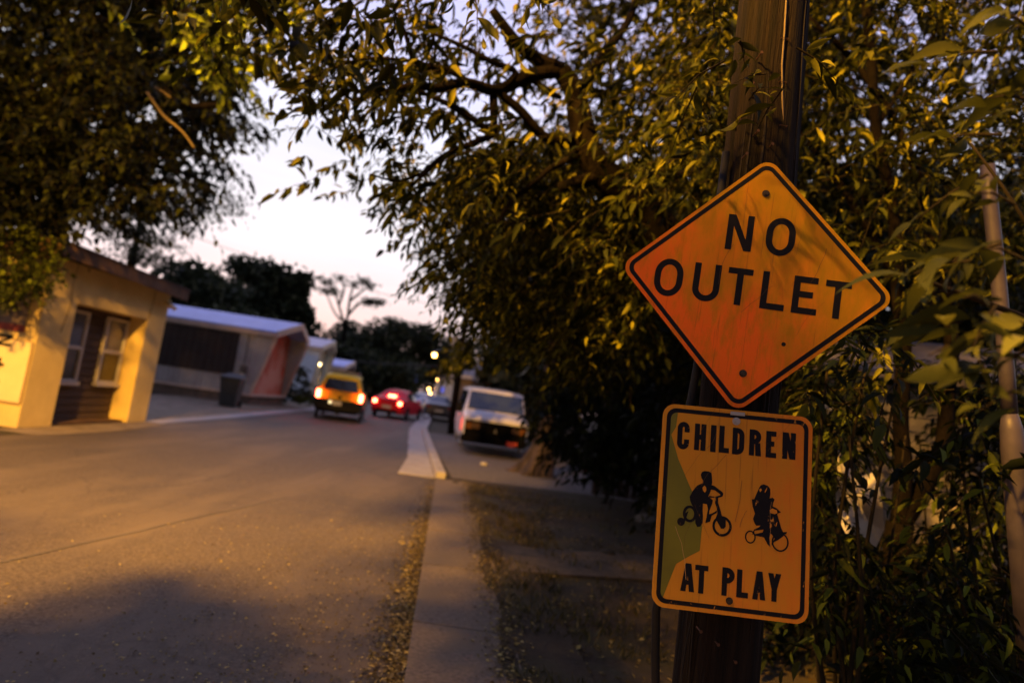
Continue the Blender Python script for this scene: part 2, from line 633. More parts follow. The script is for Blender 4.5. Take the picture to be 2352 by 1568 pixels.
# ================================================================== the pole and the two signs
M_POLE = mat('pole_wood', (.019, .012, .008), (.004, .003, .003), scale=5, rough=.92, bump=1.0, bscale=14, stretch=(6, 6, .2), lo=.38, hi=.66, spec=.15)
PB, PT = V((.848, 2.17, 0)), V((.70, 2.17, 6.6))
pole = empty('utility_pole', PB, 0, 'weathered brown wooden utility pole carrying the diamond sign and the CHILDREN sign', 'utility pole')
rings = []
for i in range(150):
    t_ = i / 149
    c = PB + (PT - PB) * t_
    r0 = .140 - .034 * t_
    ring = []
    for k in range(72):
        a = 2 * math.pi * k / 72
        q = V((math.cos(a) * 5.5, math.sin(a) * 5.5, c.z * .55))
        ridge = abs(noise.noise(q)) * .5 + abs(noise.noise(q * 2.7)) * .35 + noise.noise(V((math.cos(a), math.sin(a), c.z * 1.2))) * .35
        split = max(0.0, 1 - abs(noise.noise(V((math.cos(a) * 3 + 7, math.sin(a) * 3, c.z * .22)))) * 16)
        rr = r0 * (1 + .055 * (ridge - .2)) - .010 * split
        ring.append(c + V((math.cos(a), math.sin(a), 0)) * rr)
    rings.append(ring)
MB().loft(rings).build('shaft', M_POLE, pole, smooth=True, loc=PB)
M_NAIL = mat('rusty_nail', (.10, .05, .03), rough=.6, metal=.5)
for px, py in ((1716, 352), (1742, 300), (1712, 262), (1775, 330), (1730, 190), (1750, 120), (1700, 880), (1650, 1480), (1690, 1520), (1610, 1450)):
    c = at(px, py, 2.02)
    MB().tube([c + V((0, .045, 0)), c + V((0, .004, 0)), c], [.0025, .0025, .0055], 8).build('nail', M_NAIL, pole, loc=PB)
for px, py in ((1801, 90), (1797, 190), (1798, 290)):
    c = at(px, py, 2.045)
    MB().tube([c + V((-.012, .02, 0)), c + V((-.012, -.006, 0)), c + V((.012, -.006, 0)), c + V((.012, .02, 0))], .002, 5).build('staple', M_NAIL, pole, loc=PB)
# splinter cracks: thin dark grooves standing as slivers of raised grain
M_CRACK = mat('pole_crack', (.012, .009, .008), rough=1)
for k in range(16):
    th = RNG.uniform(-2.7, -.4)
    z0 = RNG.uniform(.3, 3.6)
    ln = RNG.uniform(.3, 1.1)
    cp = []
    for i in range(7):
        z = z0 + ln * i / 6
        c = PB + (PT - PB) * (z / 6.6)
        r = .1405 - .034 * z / 6.6
        a = th + .03 * math.sin(i * 1.3 + k)
        cp.append(c + V((math.cos(a), math.sin(a), 0)) * r)
    MB().tube(cp, [.001, .003, .004, .0045, .004, .003, .001], 4).build('crack', M_CRACK, pole, loc=PB)
# bare ground wire stapled down the right of the face, black conduit on the left
wire = [at(1806, 0, 2.045), at(1802, 70, 2.045), at(1796, 150, 2.045), at(1797, 230, 2.045), at(1799, 300, 2.05), at(1797, 400, 2.06)]
wire = [at(1812, -260, 2.05)] + wire
MB().tube(wire, .004, 6).build('ground_wire', mat('copper_wire', (.12, .08, .035), rough=.6, metal=.2), pole, loc=PB)
cond = [at(1668, 350, 2.10), at(1630, 640, 2.10), at(1600, 850, 2.09), at(1585, 930, 2.09), at(1545, 1200, 2.08), at(1507, 1400, 2.08), at(1505, 1500, 2.09), at(1506, 1600, 2.09), at(1506, 1800, 2.09), gp(1506, 1990)]
cond = [c for c in cond if c.z > -.02]
MB().tube(cond, .0135, 10).build('conduit', M_BLACK, pole, smooth=True, loc=PB)
c2 = [at(1590, 1410, 2.06), at(1575, 1480, 2.06), at(1566, 1540, 2.06), at(1562, 1640, 2.06)]
MB().tube(c2, .003, 5).build('wire', M_BLACK, pole, loc=PB)


def sign_root(name, P, yaw, pit, rol, label, cat):
    r = empty(name, P, 0, label, cat)
    m = Matrix.Rotation(yaw, 3, 'Z') @ Matrix.Rotation(pit, 3, 'X') @ Matrix.Rotation(rol, 3, 'Y')
    r.rotation_euler = m.to_euler()
    return r


def rrect(w, h, r, n=8):
    """rounded rectangle half sizes w,h"""
    o = []
    for cx, cz, a0 in ((w - r, h - r, 0), (-w + r, h - r, 90), (-w + r, -h + r, 180), (w - r, -h + r, 270)):
        for i in range(n + 1):
            a = math.radians(a0 + 90 * i / n)
            o.append((cx + r * math.cos(a), cz + r * math.sin(a)))
    return o


def rot2(p, a):
    c, s = math.cos(a), math.sin(a)
    return [(x * c - z * s, x * s + z * c) for x, z in p]


def ringband(b, outer, inner, y, mi=0, t=.0006):
    n = len(outer)
    for i in range(n):
        j = (i + 1) % n
        b.poly([(outer[i][0], y, outer[i][1]), (outer[j][0], y, outer[j][1]), (inner[j][0], y, inner[j][1]), (inner[i][0], y, inner[i][1])], mi)


def signpaint(name, cols, mode):
    """faded reflective sheeting: gold, olive grime and a red glow put into the colour"""
    m, nt, out = nodes_of(name)
    b = N(nt, 'ShaderNodeBsdfPrincipled', Roughness=.65)
    b.inputs['Specular IOR Level'].default_value = .08
    tc = N(nt, 'ShaderNodeTexCoord')
    sep = N(nt, 'ShaderNodeSeparateXYZ')
    nt.links.new(tc.outputs['Object'], sep.inputs[0])
    nz = N(nt, 'ShaderNodeTexNoise', Scale=5.0, Detail=6.0, Roughness=.65)
    mp = N(nt, 'ShaderNodeMapping', Scale=(1.3, 1, .7), Rotation=(0, .6, 0))
    nt.links.new(tc.outputs['Object'], mp.inputs['Vector'])
    nt.links.new(mp.outputs[0], nz.inputs['Vector'])

    def math_(op, a, bb, clamp=False):
        n = N(nt, 'ShaderNodeMath', operation=op, use_clamp=clamp)
        for i, q in enumerate((a, bb)):
            if isinstance(q, (int, float)):
                n.inputs[i].default_value = q
            else:
                nt.links.new(q, n.inputs[i])
        return n.outputs[0]
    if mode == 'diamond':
        lin = math_('ADD', math_('MULTIPLY', sep.outputs['X'], -1.1), math_('MULTIPLY', sep.outputs['Z'], -1.5))  # painted red glow, stronger towards the lower left
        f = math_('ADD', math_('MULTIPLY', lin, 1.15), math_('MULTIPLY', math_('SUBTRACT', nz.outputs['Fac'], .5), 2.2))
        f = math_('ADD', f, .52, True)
    else:
        lin = math_('MULTIPLY', sep.outputs['X'], 1.6)  # painted red glow, stronger towards the right
        f = math_('ADD', lin, math_('MULTIPLY', math_('SUBTRACT', nz.outputs['Fac'], .5), 1.8))
        f = math_('ADD', f, .42, True)
    rp = N(nt, 'ShaderNodeValToRGB')
    e = rp.color_ramp.elements
    e[0].color, e[1].color = c4(cols[0]), c4(cols[2])
    k = e.new(.5)
    k.color = c4(cols[1])
    nt.links.new(f, rp.inputs[0])
    # streaky grime in a second, finer noise
    n2 = N(nt, 'ShaderNodeTexNoise', Scale=9.0, Detail=8.0, Roughness=.7)
    m2 = N(nt, 'ShaderNodeMapping', Scale=(2.6, 1, .8), Rotation=(0, -.5, 0))
    nt.links.new(tc.outputs['Object'], m2.inputs['Vector'])
    nt.links.new(m2.outputs[0], n2.inputs['Vector'])
    r2 = N(nt, 'ShaderNodeValToRGB')
    r2.color_ramp.elements[0].position, r2.color_ramp.elements[1].position = .47, .66
    r2.color_ramp.elements[1].color = (.6, .6, .6, 1)
    nt.links.new(n2.outputs['Fac'], r2.inputs[0])
    mx = N(nt, 'ShaderNodeMix', data_type='RGBA')
    nt.links.new(r2.outputs[0], mx.inputs[0])
    nt.links.new(rp.outputs[0], mx.inputs[6])
    mx.inputs[7].default_value = c4(cols[3])
    # fine vertical scratches
    n3 = N(nt, 'ShaderNodeTexNoise', Scale=30.0, Detail=3.0, Roughness=.6)
    m3 = N(nt, 'ShaderNodeMapping', Scale=(3.5, 1, .12), Rotation=(0, .12, 0))
    nt.links.new(tc.outputs['Object'], m3.inputs['Vector'])
    nt.links.new(m3.outputs[0], n3.inputs['Vector'])
    r3 = N(nt, 'ShaderNodeValToRGB')
    r3.color_ramp.elements[0].position, r3.color_ramp.elements[1].position = .60, .72
    r3.color_ramp.elements[1].color = (.5, .5, .5, 1)
    nt.links.new(n3.outputs['Fac'], r3.inputs[0])
    mx2 = N(nt, 'ShaderNodeMix', data_type='RGBA')
    nt.links.new(r3.outputs[0], mx2.inputs[0])
    nt.links.new(mx.outputs[2], mx2.inputs[6])
    mx2.inputs[7].default_value = (.12, .06, .02, 1)
    nt.links.new(mx2.outputs[2], b.inputs['Base Color'])
    nt.links.new(b.outputs[0], out.inputs[0])
    return m


def legendmat(name, wear, wcol):
    """black vinyl legend, chipped where the wear noise is high"""
    m, nt, out = nodes_of(name)
    b = N(nt, 'ShaderNodeBsdfPrincipled', Roughness=.6)
    b.inputs['Specular IOR Level'].default_value = .12
    tc = N(nt, 'ShaderNodeTexCoord')
    nz = N(nt, 'ShaderNodeTexNoise', Scale=34.0, Detail=6.0, Roughness=.7)
    mp = N(nt, 'ShaderNodeMapping', Scale=(1.4, 1, .55))
    nt.links.new(tc.outputs['Object'], mp.inputs['Vector'])
    nt.links.new(mp.outputs[0], nz.inputs['Vector'])
    rp = N(nt, 'ShaderNodeValToRGB')
    rp.color_ramp.elements[0].position, rp.color_ramp.elements[1].position = wear, wear + .05
    rp.color_ramp.elements[0].color = (.006, .006, .010, 1)
    rp.color_ramp.elements[1].color = c4(wcol)
    nt.links.new(nz.outputs['Fac'], rp.inputs[0])
    nt.links.new(rp.outputs[0], b.inputs['Base Color'])
    nt.links.new(b.outputs[0], out.inputs[0])
    return m


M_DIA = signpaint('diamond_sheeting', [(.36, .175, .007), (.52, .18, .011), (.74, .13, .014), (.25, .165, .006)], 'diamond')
M_CHI = signpaint('children_sheeting', [(.47, .21, .020), (.48, .195, .020), (.53, .15, .018), (.42, .21, .020)], 'rect')
M_OLI = mat('olive_patch', (.13, .125, .004), (.105, .10, .004), scale=6, rough=.6)
M_LEG1 = legendmat('legend_black', .74, (.3, .15, .03))
M_LEG2 = legendmat('legend_chipped', .625, (.5, .22, .03))
M_BOLT = mat('bolt_steel', (.06, .045, .035), (.03, .025, .02), scale=60, rough=.5, metal=.7)


def stroke_letter(b, ch, x0, z0, w, h, t, y, mi=0):
    """highway-style capitals from flat strokes; box (x0,z0) lower-left, w x h, stroke t"""
    dz = [0.0]

    def P(pts):
        dz[0] += .00004
        b.poly([(p[0], y - dz[0], p[1]) for p in pts], mi)

    def bar(xa, za, xb, zb):
        P([(xa, za), (xb, za), (xb, zb), (xa, zb)])

    def slant(xa, xb, za, zb, tt):
        P([(xa, za), (xa + tt, za), (xb + tt, zb), (xb, zb)])

    def arcband(cx, cz, rx, rz, a0, a1, n=20):
        for i in range(n):
            a, c = math.radians(a0 + (a1 - a0) * i / n), math.radians(a0 + (a1 - a0) * (i + 1) / n)
            b.poly([(cx + rx * math.cos(a), y, cz + rz * math.sin(a)), (cx + rx * math.cos(c), y, cz + rz * math.sin(c)),
                    (cx + (rx - t) * math.cos(c), y, cz + (rz - t) * math.sin(c)), (cx + (rx - t) * math.cos(a), y, cz + (rz - t) * math.sin(a))], mi)
    x1, z1 = x0 + w, z0 + h
    if ch == 'N':
        bar(x0, z0, x0 + t, z1)
        bar(x1 - t, z0, x1, z1)
        P([(x0 + t * .1, z1), (x0 + t * 1.15, z1), (x1 - t * .1, z0), (x1 - t * 1.15, z0)])
    elif ch == 'O':
        r = w / 2
        arcband(x0 + r, z1 - r * 1.15, r, r * 1.15, 0, 180)
        arcband(x0 + r, z0 + r * 1.15, r, r * 1.15, 180, 360)
        bar(x0, z0 + r * 1.15, x0 + t, z1 - r * 1.15)
        bar(x1 - t, z0 + r * 1.15, x1, z1 - r * 1.15)
    elif ch == 'U':
        r = w / 2
        arcband(x0 + r, z0 + r, r, r, 180, 360)
        bar(x0, z0 + r, x0 + t, z1)
        bar(x1 - t, z0 + r, x1, z1)
    elif ch == 'C':
        r = w / 2
        arcband(x0 + r, z1 - r * 1.1, r, r * 1.1, 12, 180)
        arcband(x0 + r, z0 + r * 1.1, r, r * 1.1, 180, 348)
        bar(x0, z0 + r * 1.1, x0 + t, z1 - r * 1.1)
        bar(x1 - t, z1 - r * 1.7, x1, z1 - r * .95)
        bar(x1 - t, z0 + r * .95, x1, z0 + r * 1.7)
    elif ch == 'T':
        bar(x0, z1 - t, x1, z1)
        bar(x0 + w / 2 - t / 2, z0, x0 + w / 2 + t / 2, z1 - t)
    elif ch == 'L':
        bar(x0, z0, x0 + t, z1)
        bar(x0 + t, z0, x1, z0 + t)
    elif ch == 'E':
        bar(x0, z0, x0 + t, z1)
        bar(x0 + t, z0, x1, z0 + t)
        bar(x0 + t, z1 - t, x1 - w * .04, z1)
        bar(x0 + t, z0 + h / 2 - t / 2 + h * .02, x1 - w * .2, z0 + h / 2 + t / 2 + h * .02)
    elif ch == 'I':
        bar(x0, z0, x1, z1)
    elif ch == 'H':
        bar(x0, z0, x0 + t, z1)
        bar(x1 - t, z0, x1, z1)
        bar(x0 + t, z0 + h / 2 - t / 2, x1 - t, z0 + h / 2 + t / 2)
    elif ch in 'DPR':
        bar(x0, z0, x0 + t, z1)
        zb = z0 if ch == 'D' else z0 + h * .44
        hh = z1 - zb
        r = min(w * .62, hh / 2)
        bar(x0 + t, z1 - t, x1 - r, z1)
        bar(x0 + t, zb, x1 - r, zb + t)
        arcband(x1 - r, z1 - r, r, r, 0, 90, 10)
        arcband(x1 - r, zb + r, r, r, 270, 360, 10)
        if hh > 2 * r:
            bar(x1 - t, zb + r, x1, z1 - r)
        if ch == 'R':
            P([(x1 - t * 1.05, z0), (x1 + t * .05, z0), (x1 - t * .15, zb + t * .3), (x1 - t * 1.2, zb + t * .3)])
    elif ch == 'A':
        m = x0 + w / 2
        P([(x0, z0), (x0 + t, z0), (m + t * .25, z1), (m - t * .55, z1)])
        P([(x1, z0), (x1 - t, z0), (m - t * .25, z1), (m + t * .55, z1)])
        bar(x0 + w * .24, z0 + h * .24, x1 - w * .24, z0 + h * .24 + t * .8)
    elif ch == 'Y':
        m = x0 + w / 2
        bar(m - t / 2, z0, m + t / 2, z0 + h * .46)
        P([(x0, z1), (x0 + t, z1), (m + t * .5, z0 + h * .42), (m - t * .5, z0 + h * .42)])
        P([(x1, z1), (x1 - t, z1), (m - t * .5, z0 + h * .42), (m + t * .5, z0 + h * .42)])


def bolt(parent, x, z, r=.008, m=None):
    b = MB()
    b.tube([(x, -.0012, z), (x, -.003, z)], [r * 1.5, r * 1.5], 16)
    b.tube([(x, -.003, z), (x, -.008, z)], [r * .95, r * .85], 6)
    return b.build('bolt', m or M_BOLT, parent)


dia = sign_root('warning_sign', (.7499, 2.0029, 2.1085), -.1795, -.0313, .0252, 'orange diamond NO OUTLET sign on the wooden pole', 'road sign')
outer = rot2(rrect(.305, .305, .042), math.pi / 4)
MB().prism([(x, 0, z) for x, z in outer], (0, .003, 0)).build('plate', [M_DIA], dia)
bd = MB()
ringband(bd, rot2(rrect(.2935, .2935, .034), math.pi / 4), rot2(rrect(.2795, .2795, .022), math.pi / 4), -.0008)
bd.build('border', M_LEG1, dia)
lg = MB()
t = .0205
for ch, x0, z0, w, h in (('N', -.103, .099, .083, .122), ('O', .022, .097, .091, .129), ('O', -.314, -.086, .093, .129), ('U', -.188, -.086, .086, .128),
                         ('T', -.080, -.084, .078, .124), ('L', .0285, -.084, .075, .125), ('E', .1255, -.084, .0765, .123), ('T', .222, -.085, .077, .123)):
    stroke_letter(lg, ch, x0, z0, w, h, t, -.0011)
lg.build('lettering', M_LEG1, dia)
bolt(dia, .004, .304)
bolt(dia, .006, -.303)
hb = MB().tube([(.117, -.0006, -.19), (.117, -.0012, -.19)], [.007, .006], 12)
hb.build('bullet_hole', M_CRACK, dia)

chs = sign_root('information_sign', (.7432, 1.9406, 1.3818), -.0882, -.0664, -.0467, 'orange CHILDREN AT PLAY sign with two bicycle riders, below the diamond', 'road sign')
MB().prism([(x, 0, z) for x, z in rrect(.2286, .3048, .038)], (0, .003, 0)).build('plate', [M_CHI], chs)
pt = [(-183, 279), (-186, 234), (-199, 209), (-174, 137), (-136, 61), (-104, 2), (-91, -58), (-94, -130), (-124, -149), (-162, -176), (-181, -232), (-196, -278), (-204, -268), (-204, 268), (-198, 279)]
MB().poly([(x / 1000, -.0004, z / 1000) for x, z in pt]).build('faded_patch', M_OLI, chs)
bd = MB()
ringband(bd, rrect(.2165, .2925, .03), rrect(.2035, .2795, .02), -.0008)
bd.build('border', M_LEG2, chs)
lg = MB()
t = .0155
for ch, x0, z0, w, h in (('C', -.181, .167, .037, .085), ('H', -.128, .169, .035, .082), ('I', -.079, .168, .017, .083), ('L', -.0525, .169, .031, .083),
                         ('D', -.012, .168, .036, .082), ('R', .039, .170, .036, .08), ('E', .0895, .169, .032, .081), ('N', .139, .170, .040, .081),
                         ('A', -.146, -.251, .041, .081), ('T', -.105, -.252, .039, .081), ('P', -.025, -.250, .037, .081), ('L', .0185, -.250, .034, .08), ('A', .065, -.250, .038, .081), ('Y', .109, -.250, .038, .08)):
    stroke_letter(lg, ch, x0, z0, w, h, t, -.0011)
lg.build('lettering', M_LEG2, chs)
PIC = {'head': [(-103, 95), (-100, 104), (-92, 108), (-79, 108), (-71, 104), (-69, 94), (-67, 76), (-69, 67), (-78, 63), (-93, 69), (-96, 80), (-100, 85)],
       'torso': [(-94, 72), (-78, 67), (-68, 68), (-71, 48), (-77, 33), (-78, 21), (-90, 12), (-95, 3), (-107, -8), (-117, -7), (-125, 2), (-131, 15), (-133, 26), (-125, 44), (-112, 62)],
       'arm': [(-69, 68), (-60, 66), (-46, 57), (-36, 51), (-32, 46), (-34, 38), (-40, 34), (-42, 43), (-58, 53), (-70, 54), (-74, 43)],
       'bar': [(-75, 35), (-57, 34), (-39, 41), (-35, 37), (-47, 32), (-73, 30)],
       'leg': [(-92, 19), (-77, 33), (-63, 23), (-64, 13), (-72, -10), (-72, -20), (-64, -17), (-49, -6), (-49, -13), (-64, -23), (-68, -41), (-82, -47), (-79, -26), (-76, -6), (-80, 9), (-91, 10)],
       'leg2': [(-115, 1), (-92, 12), (-92, -8), (-90, -28), (-90, -47), (-96, -59), (-106, -61), (-112, -50), (-113, -30), (-116, -11)],
       'fork': [(-56, 33), (-47, 33), (-47, 18), (-38, -6), (-34, -20), (-22, -26), (-21, -51), (-27, -58), (-35, -58), (-47, -39), (-52, -29), (-47, -15), (-49, -4), (-56, 15)],
       'stay': [(-145, -26), (-134, -17), (-144, -53), (-150, -52)]}
GIRL = [(73, 73), (78, 83), (88, 87), (100, 83), (107, 75), (108, 59), (106, 47), (115, 50), (121, 45), (117, 34), (116, 24), (128, 20), (141, 9), (132, 5), (130, 2), (137, -18), (143, -37), (149, -48), (161, -46), (158, -53), (151, -54), (150, -60), (134, -73), (123, -80), (118, -90), (115, -85), (125, -70), (116, -59), (111, -56), (109, -70), (113, -96), (104, -88), (93, -70), (66, -67), (62, -65), (89, -55), (91, -47), (65, -53), (64, -65), (58, -64), (63, -50), (77, -42), (82, -36), (69, -38), (63, -30), (59, -19), (64, -3), (61, 5), (56, 18), (53, 39), (60, 39), (67, 57)]
HB = [(-90, 64), (-85, 59), (-84, 50), (-88, 43), (-94, 49), (-96, 57)]
HG = [[(107, 11), (114, 18), (128, 14), (130, 6), (122, 2), (110, 4)], [(110, -26), (115, -30), (113, -39), (109, -41)], [(74, 70), (79, 74), (82, 69), (77, 62)], [(98, 80), (91, 67), (91, 61), (96, 70)], [(131, -19), (127, -25), (126, -35), (129, -31)]]


def mmpoly(b, p, y, mi=0):
    b.poly([(q[0] / 1000, y, q[1] / 1000) for q in p], mi)


def oval_ring(b, cx, cz, rx, rz, t, y, mi=0, n=28):
    o = [((cx + rx * math.cos(2 * math.pi * i / n)) / 1000, (cz + rz * math.sin(2 * math.pi * i / n)) / 1000) for i in range(n)]
    k = [((cx + max(rx - t, 0) * math.cos(2 * math.pi * i / n)) / 1000, (cz + max(rz - t, 0) * math.sin(2 * math.pi * i / n)) / 1000) for i in range(n)]
    ringband(b, o, k, y, mi)


pb = MB()
for i, k in enumerate(PIC):
    mmpoly(pb, PIC[k], -.0011 - .00005 * i)
oval_ring(pb, -32, -51, 29, 30, 7.5, -.0016)
oval_ring(pb, -130, -25, 21, 25, 8, -.00165)
oval_ring(pb, -155, -51, 11.5, 12, 11.4, -.0017)
mmpoly(pb, HB, -.0019, 1)
pb.build('bicycle_pictogram', [M_LEG2, M_CHI], chs)
pg = MB()
mmpoly(pg, GIRL, -.0011)
oval_ring(pg, 141, -78, 25, 28, 4.6, -.0012)
oval_ring(pg, 53, -73, 16, 19, 4, -.00125)
for h_ in HG:
    mmpoly(pg, h_, -.0015, 1)
pg.build('tricycle_pictogram', [M_LEG2, M_CHI], chs)
bolt(chs, -.003, .270, .008, mat('galvanised', (.4, .38, .4), rough=.4, metal=.5))
bolt(chs, -.001, -.263, .007)
# scratches and hairline cracks in the sheeting
def scratches(parent, n, hw, hh, seed, m):
    rg = np.random.default_rng(seed)
    for i in range(n):
        x, z = rg.uniform(-hw, hw), rg.uniform(-hh, hh)
        a = rg.uniform(.7, 1.9)
        ln = rg.uniform(.03, .16)
        pts = []
        for k in range(7):
            pts.append((x, z))
            a += rg.normal(0, .16)
            x, z = x + math.cos(a) * ln / 6, z + math.sin(a) * ln / 6
        b = MB()
        for (x1, z1), (x2, z2) in zip(pts, pts[1:]):
            w_ = .0003 + .0003 * (i % 2)
            b.poly([(x1 - w_, -.0022, z1), (x1 + w_, -.0022, z1), (x2 + w_, -.0022, z2), (x2 - w_, -.0022, z2)])
        b.build('scratch', m, parent)


M_SCR = mat('scratch_brown', (.09, .045, .02), rough=.8)
scratches(chs, 9, .17, .24, 3, M_SCR)
scratches(dia, 6, .2, .18, 5, M_SCR)
scratches(chs, 2, .15, .22, 9, mat('scratch_pale', (.5, .3, .12), rough=.8))
# bent metal tab between the signs
MB().box(-.022, .022, -.004, -.0015, .288, .299).build('bracket', mat('galvanised', (.4, .38, .4), rough=.4, metal=.5), chs, bevel=.001)

# ================================================================== leaning white pipe at the right
pipe_pts = [at(2275, 470, 2.75), at(2293, 640, 2.75), at(2312, 850, 2.75), at(2322, 980, 2.75)]
MP = mat('grey_galvanised_pipe', (.08, .066, .088), (.05, .042, .055), scale=7, rough=.5, metal=.1)
pr = empty('metal_post', (pipe_pts[0].x, 2.75, 0), 0, 'pale grey metal pipe leaning at the right among the leaves', 'post')
MB().tube([at(2268, 380, 2.75)] + pipe_pts[:3] + [at(2319, 950, 2.75)], .030, 14).build('pipe', MP, pr, smooth=True, loc=pr.location)
MB().tube([at(2319, 950, 2.75), at(2323, 985, 2.75), at(2327, 1030, 2.75), at(2345, 1250, 2.75), at(2366, 1500, 2.75), gp(2372, 1640)], [.030, .042, .046, .046, .047, .047], 14).build('socket', MP, pr, smooth=True, loc=pr.location)

# ================================================================== yellow garage-like building on the left
M_STUC = mat('cream_stucco', (.74, .58, .26), (.60, .46, .20), scale=1.6, rough=.9, bump=.4, bscale=45, col3=(.66, .51, .22), scale3=.7)
M_WOODR = mat('brown_siding', (.10, .066, .05), (.06, .04, .032), scale=6, rough=.75, bump=.4, bscale=20, stretch=(.4, .4, 6))
M_FASC = mat('brown_fascia', (.13, .075, .045), (.07, .04, .025), scale=4, rough=.75, bump=.3, bscale=25)
BX, BY0, BY1, BH = -8.0, 10.69, 14.5, 2.98
B = empty('stucco_building', (BX, BY0, 0), 0, 'cream stucco building with a boarded garage opening and brown eave', 'building')
b = MB()
RX0 = -8.42
b.box(-13.5, BX, BY0, 11.5, 0, BH)             # near pier with end wall
b.box(-13.5, BX, 13.78, BY1, 0, BH)            # far pier
b.box(-13.5, BX, 11.502, 13.778, 2.27, BH)     # lintel
b.box(-13.5, RX0, 11.502, 13.778, .0, .12)     # sill block behind the opening
b.build('wall', M_STUC, B, loc=(BX, BY0, 0), bevel=.015)
b = MB()
for i in range(15):
    z0 = .05 + i * .148
    b.prism([(RX0 - .03, 11.5, z0), (RX0 + .022, 11.5, z0 + .004), (RX0, 11.5, z0 + .146), (RX0 - .03, 11.5, z0 + .146)], (0, 2.28, 0))
b.build('siding', M_WOODR, B, loc=(BX, BY0, 0))
MB().box(RX0 - .02, RX0 + .05, 11.5, 13.78, 2.2, 2.268).build('head_trim', M_FASC, B, loc=(BX, BY0, 0))
MB().box(RX0 - .02, BX - .1, 11.5, 13.78, 0.0, .045).build('threshold', M_FASC, B, loc=(BX, BY0, 0))
M_FRAME = mat('white_window_frame', (.66, .63, .58), (.55, .5, .45), scale=8, rough=.6)
M_PANE1 = mat('curtained_glass', (.16, .17, .22), (.10, .10, .13), scale=2, rough=.12, spec=.7)
M_PANE2 = mat('warm_glass', (.10, .075, .03), (.05, .04, .02), scale=2.2, rough=.15, spec=.6)
for wy0, wy1 in ((11.86, 12.5), (13.3, 13.74)):
    wy0, wy1 = (11.62, 12.44) if wy0 < 12 else (13.02, 13.74)
    z0, z1, zm = .80, 2.18, 1.46
    fr = MB()
    X0, X1 = RX0 + .0, RX0 + .075
    e = .055
    fr.box(X0, X1, wy0, wy0 + e, z0, z1)
    fr.box(X0, X1, wy1 - e, wy1, z0, z1)
    fr.box(X0, X1, wy0 + e, wy1 - e, z1 - e, z1)
    fr.box(X0, X1 + .05, wy0 - .02, wy1 + .02, z0 - .07, z0)
    fr.box(X0, X1 - .01, wy0 + e, wy1 - e, z0, z0 + e * .8)
    fr.box(X0, X1 - .004, wy0 + e, wy1 - e, zm - .035, zm + .035)
    w = fr.build('window', M_FRAME, B, loc=(BX, wy0, z0), bevel=.006)
    p = MB()
    p.box(RX0 + .024, RX0 + .034, wy0 + e, wy1 - e, zm + .035, z1 - e)
    o = p.build('upper_pane', M_PANE1, w)
    o.location = -V((BX, wy0, z0))
    p = MB()
    p.box(RX0 + .020, RX0 + .030, wy0 + e, wy1 - e, z0 + e * .8, zm - .035)
    o = p.build('lower_pane', M_PANE2, w)
    o.location = -V((BX, wy0, z0))
# flat roof with deep brown eave
b = MB()
b.prism([(-13.8, BY0 - .25, BH + .002), (BX + .30, BY0 - .25, BH + .06), (BX + .30, BY1 + .08, BH - .02), (-13.8, BY1 + .08, BH + .002)], (0, 0, .06), 1)
b.prism([(BX + .30, BY0 - .25, BH - .02), (BX + .35, BY0 - .25, BH - .02), (BX + .35, BY1 + .10, BH - .10), (BX + .30, BY1 + .10, BH - .10)], (0, 0, .24), 0)
b.prism([(BX + .36, BY0 - .27, BH + .20), (BX - 3, BY0 - .27, BH + .36), (BX - 3, BY1 + .12, BH + .30), (BX + .36, BY1 + .12, BH + .12)], (0, 0, .05), 2)
b.prism([(-13.8, BY0 - .30, BH - .02), (BX + .35, BY0 - .30, BH - .02), (BX + .35, BY0 - .25, BH - .02), (-13.8, BY0 - .25, BH - .02)], (0, 0, .24), 0)
b.build('roof', [M_FASC, mat('soffit', (.14, .10, .06), rough=.9), mat('roof_shingle', (.10, .06, .05), (.05, .035, .03), scale=20, rough=.95, bump=.6, bscale=40)], B, loc=(BX, BY0, 0))
# small flood lamp and junction box under the eave at the far corner
fl = MB()
fl.box(BX + .002, BX + .09, 14.28, 14.40, 2.70, 2.80)
fl.tube([(BX + .08, 14.36, 2.74), (BX + .16, 14.27, 2.67)], [.03, .06], 12)
fl.tube([(BX + .08, 14.44, 2.72), (BX + .15, 14.52, 2.64)], [.03, .055], 12)
fl.build('flood_lamp', mat('cream_fitting', (.7, .62, .4), rough=.4), B, smooth=False, loc=(BX, BY0, 0))
# cracks running down the plaster
for pts in ([(BX + .003, 11.3, 2.98), (BX + .003, 11.26, 2.6), (BX + .003, 11.32, 2.2), (BX + .003, 11.22, 1.7)], [(BX + .003, 13.86, 2.95), (BX + .003, 13.84, 2.6), (BX + .003, 13.80, 2.30)]):
    MB().tube(pts, .006, 4).build('plaster_crack', mat('crack_brown', (.12, .08, .045), rough=1), B, loc=(BX, BY0, 0))
# white lettered board on the end wall
ws = empty('wall_sign', (-8.35, BY0 - .04, .9), 0, 'cream board with black sideways letters on the end wall of the stucco building', 'wall sign')
EX = BY0 - .006
MB().box(-9.6, -8.03, EX - .03, EX, .43, 1.45).build('board', mat('board_cream', (.78, .64, .38), (.7, .57, .33), scale=3, rough=.6), ws, loc=ws.location, bevel=.004)
b = MB()
for x0, x1, z0, z1 in ((-9.63, -8.02, 1.45, 1.475), (-9.63, -8.02, .405, .43), (-8.03, -8.005, .43, 1.45)):
    b.box(x0, x1, EX - .034, EX, z0, z1)
b.build('frame', mat('board_edge', (.5, .36, .18), rough=.7), ws, loc=ws.location)
lb = MB()


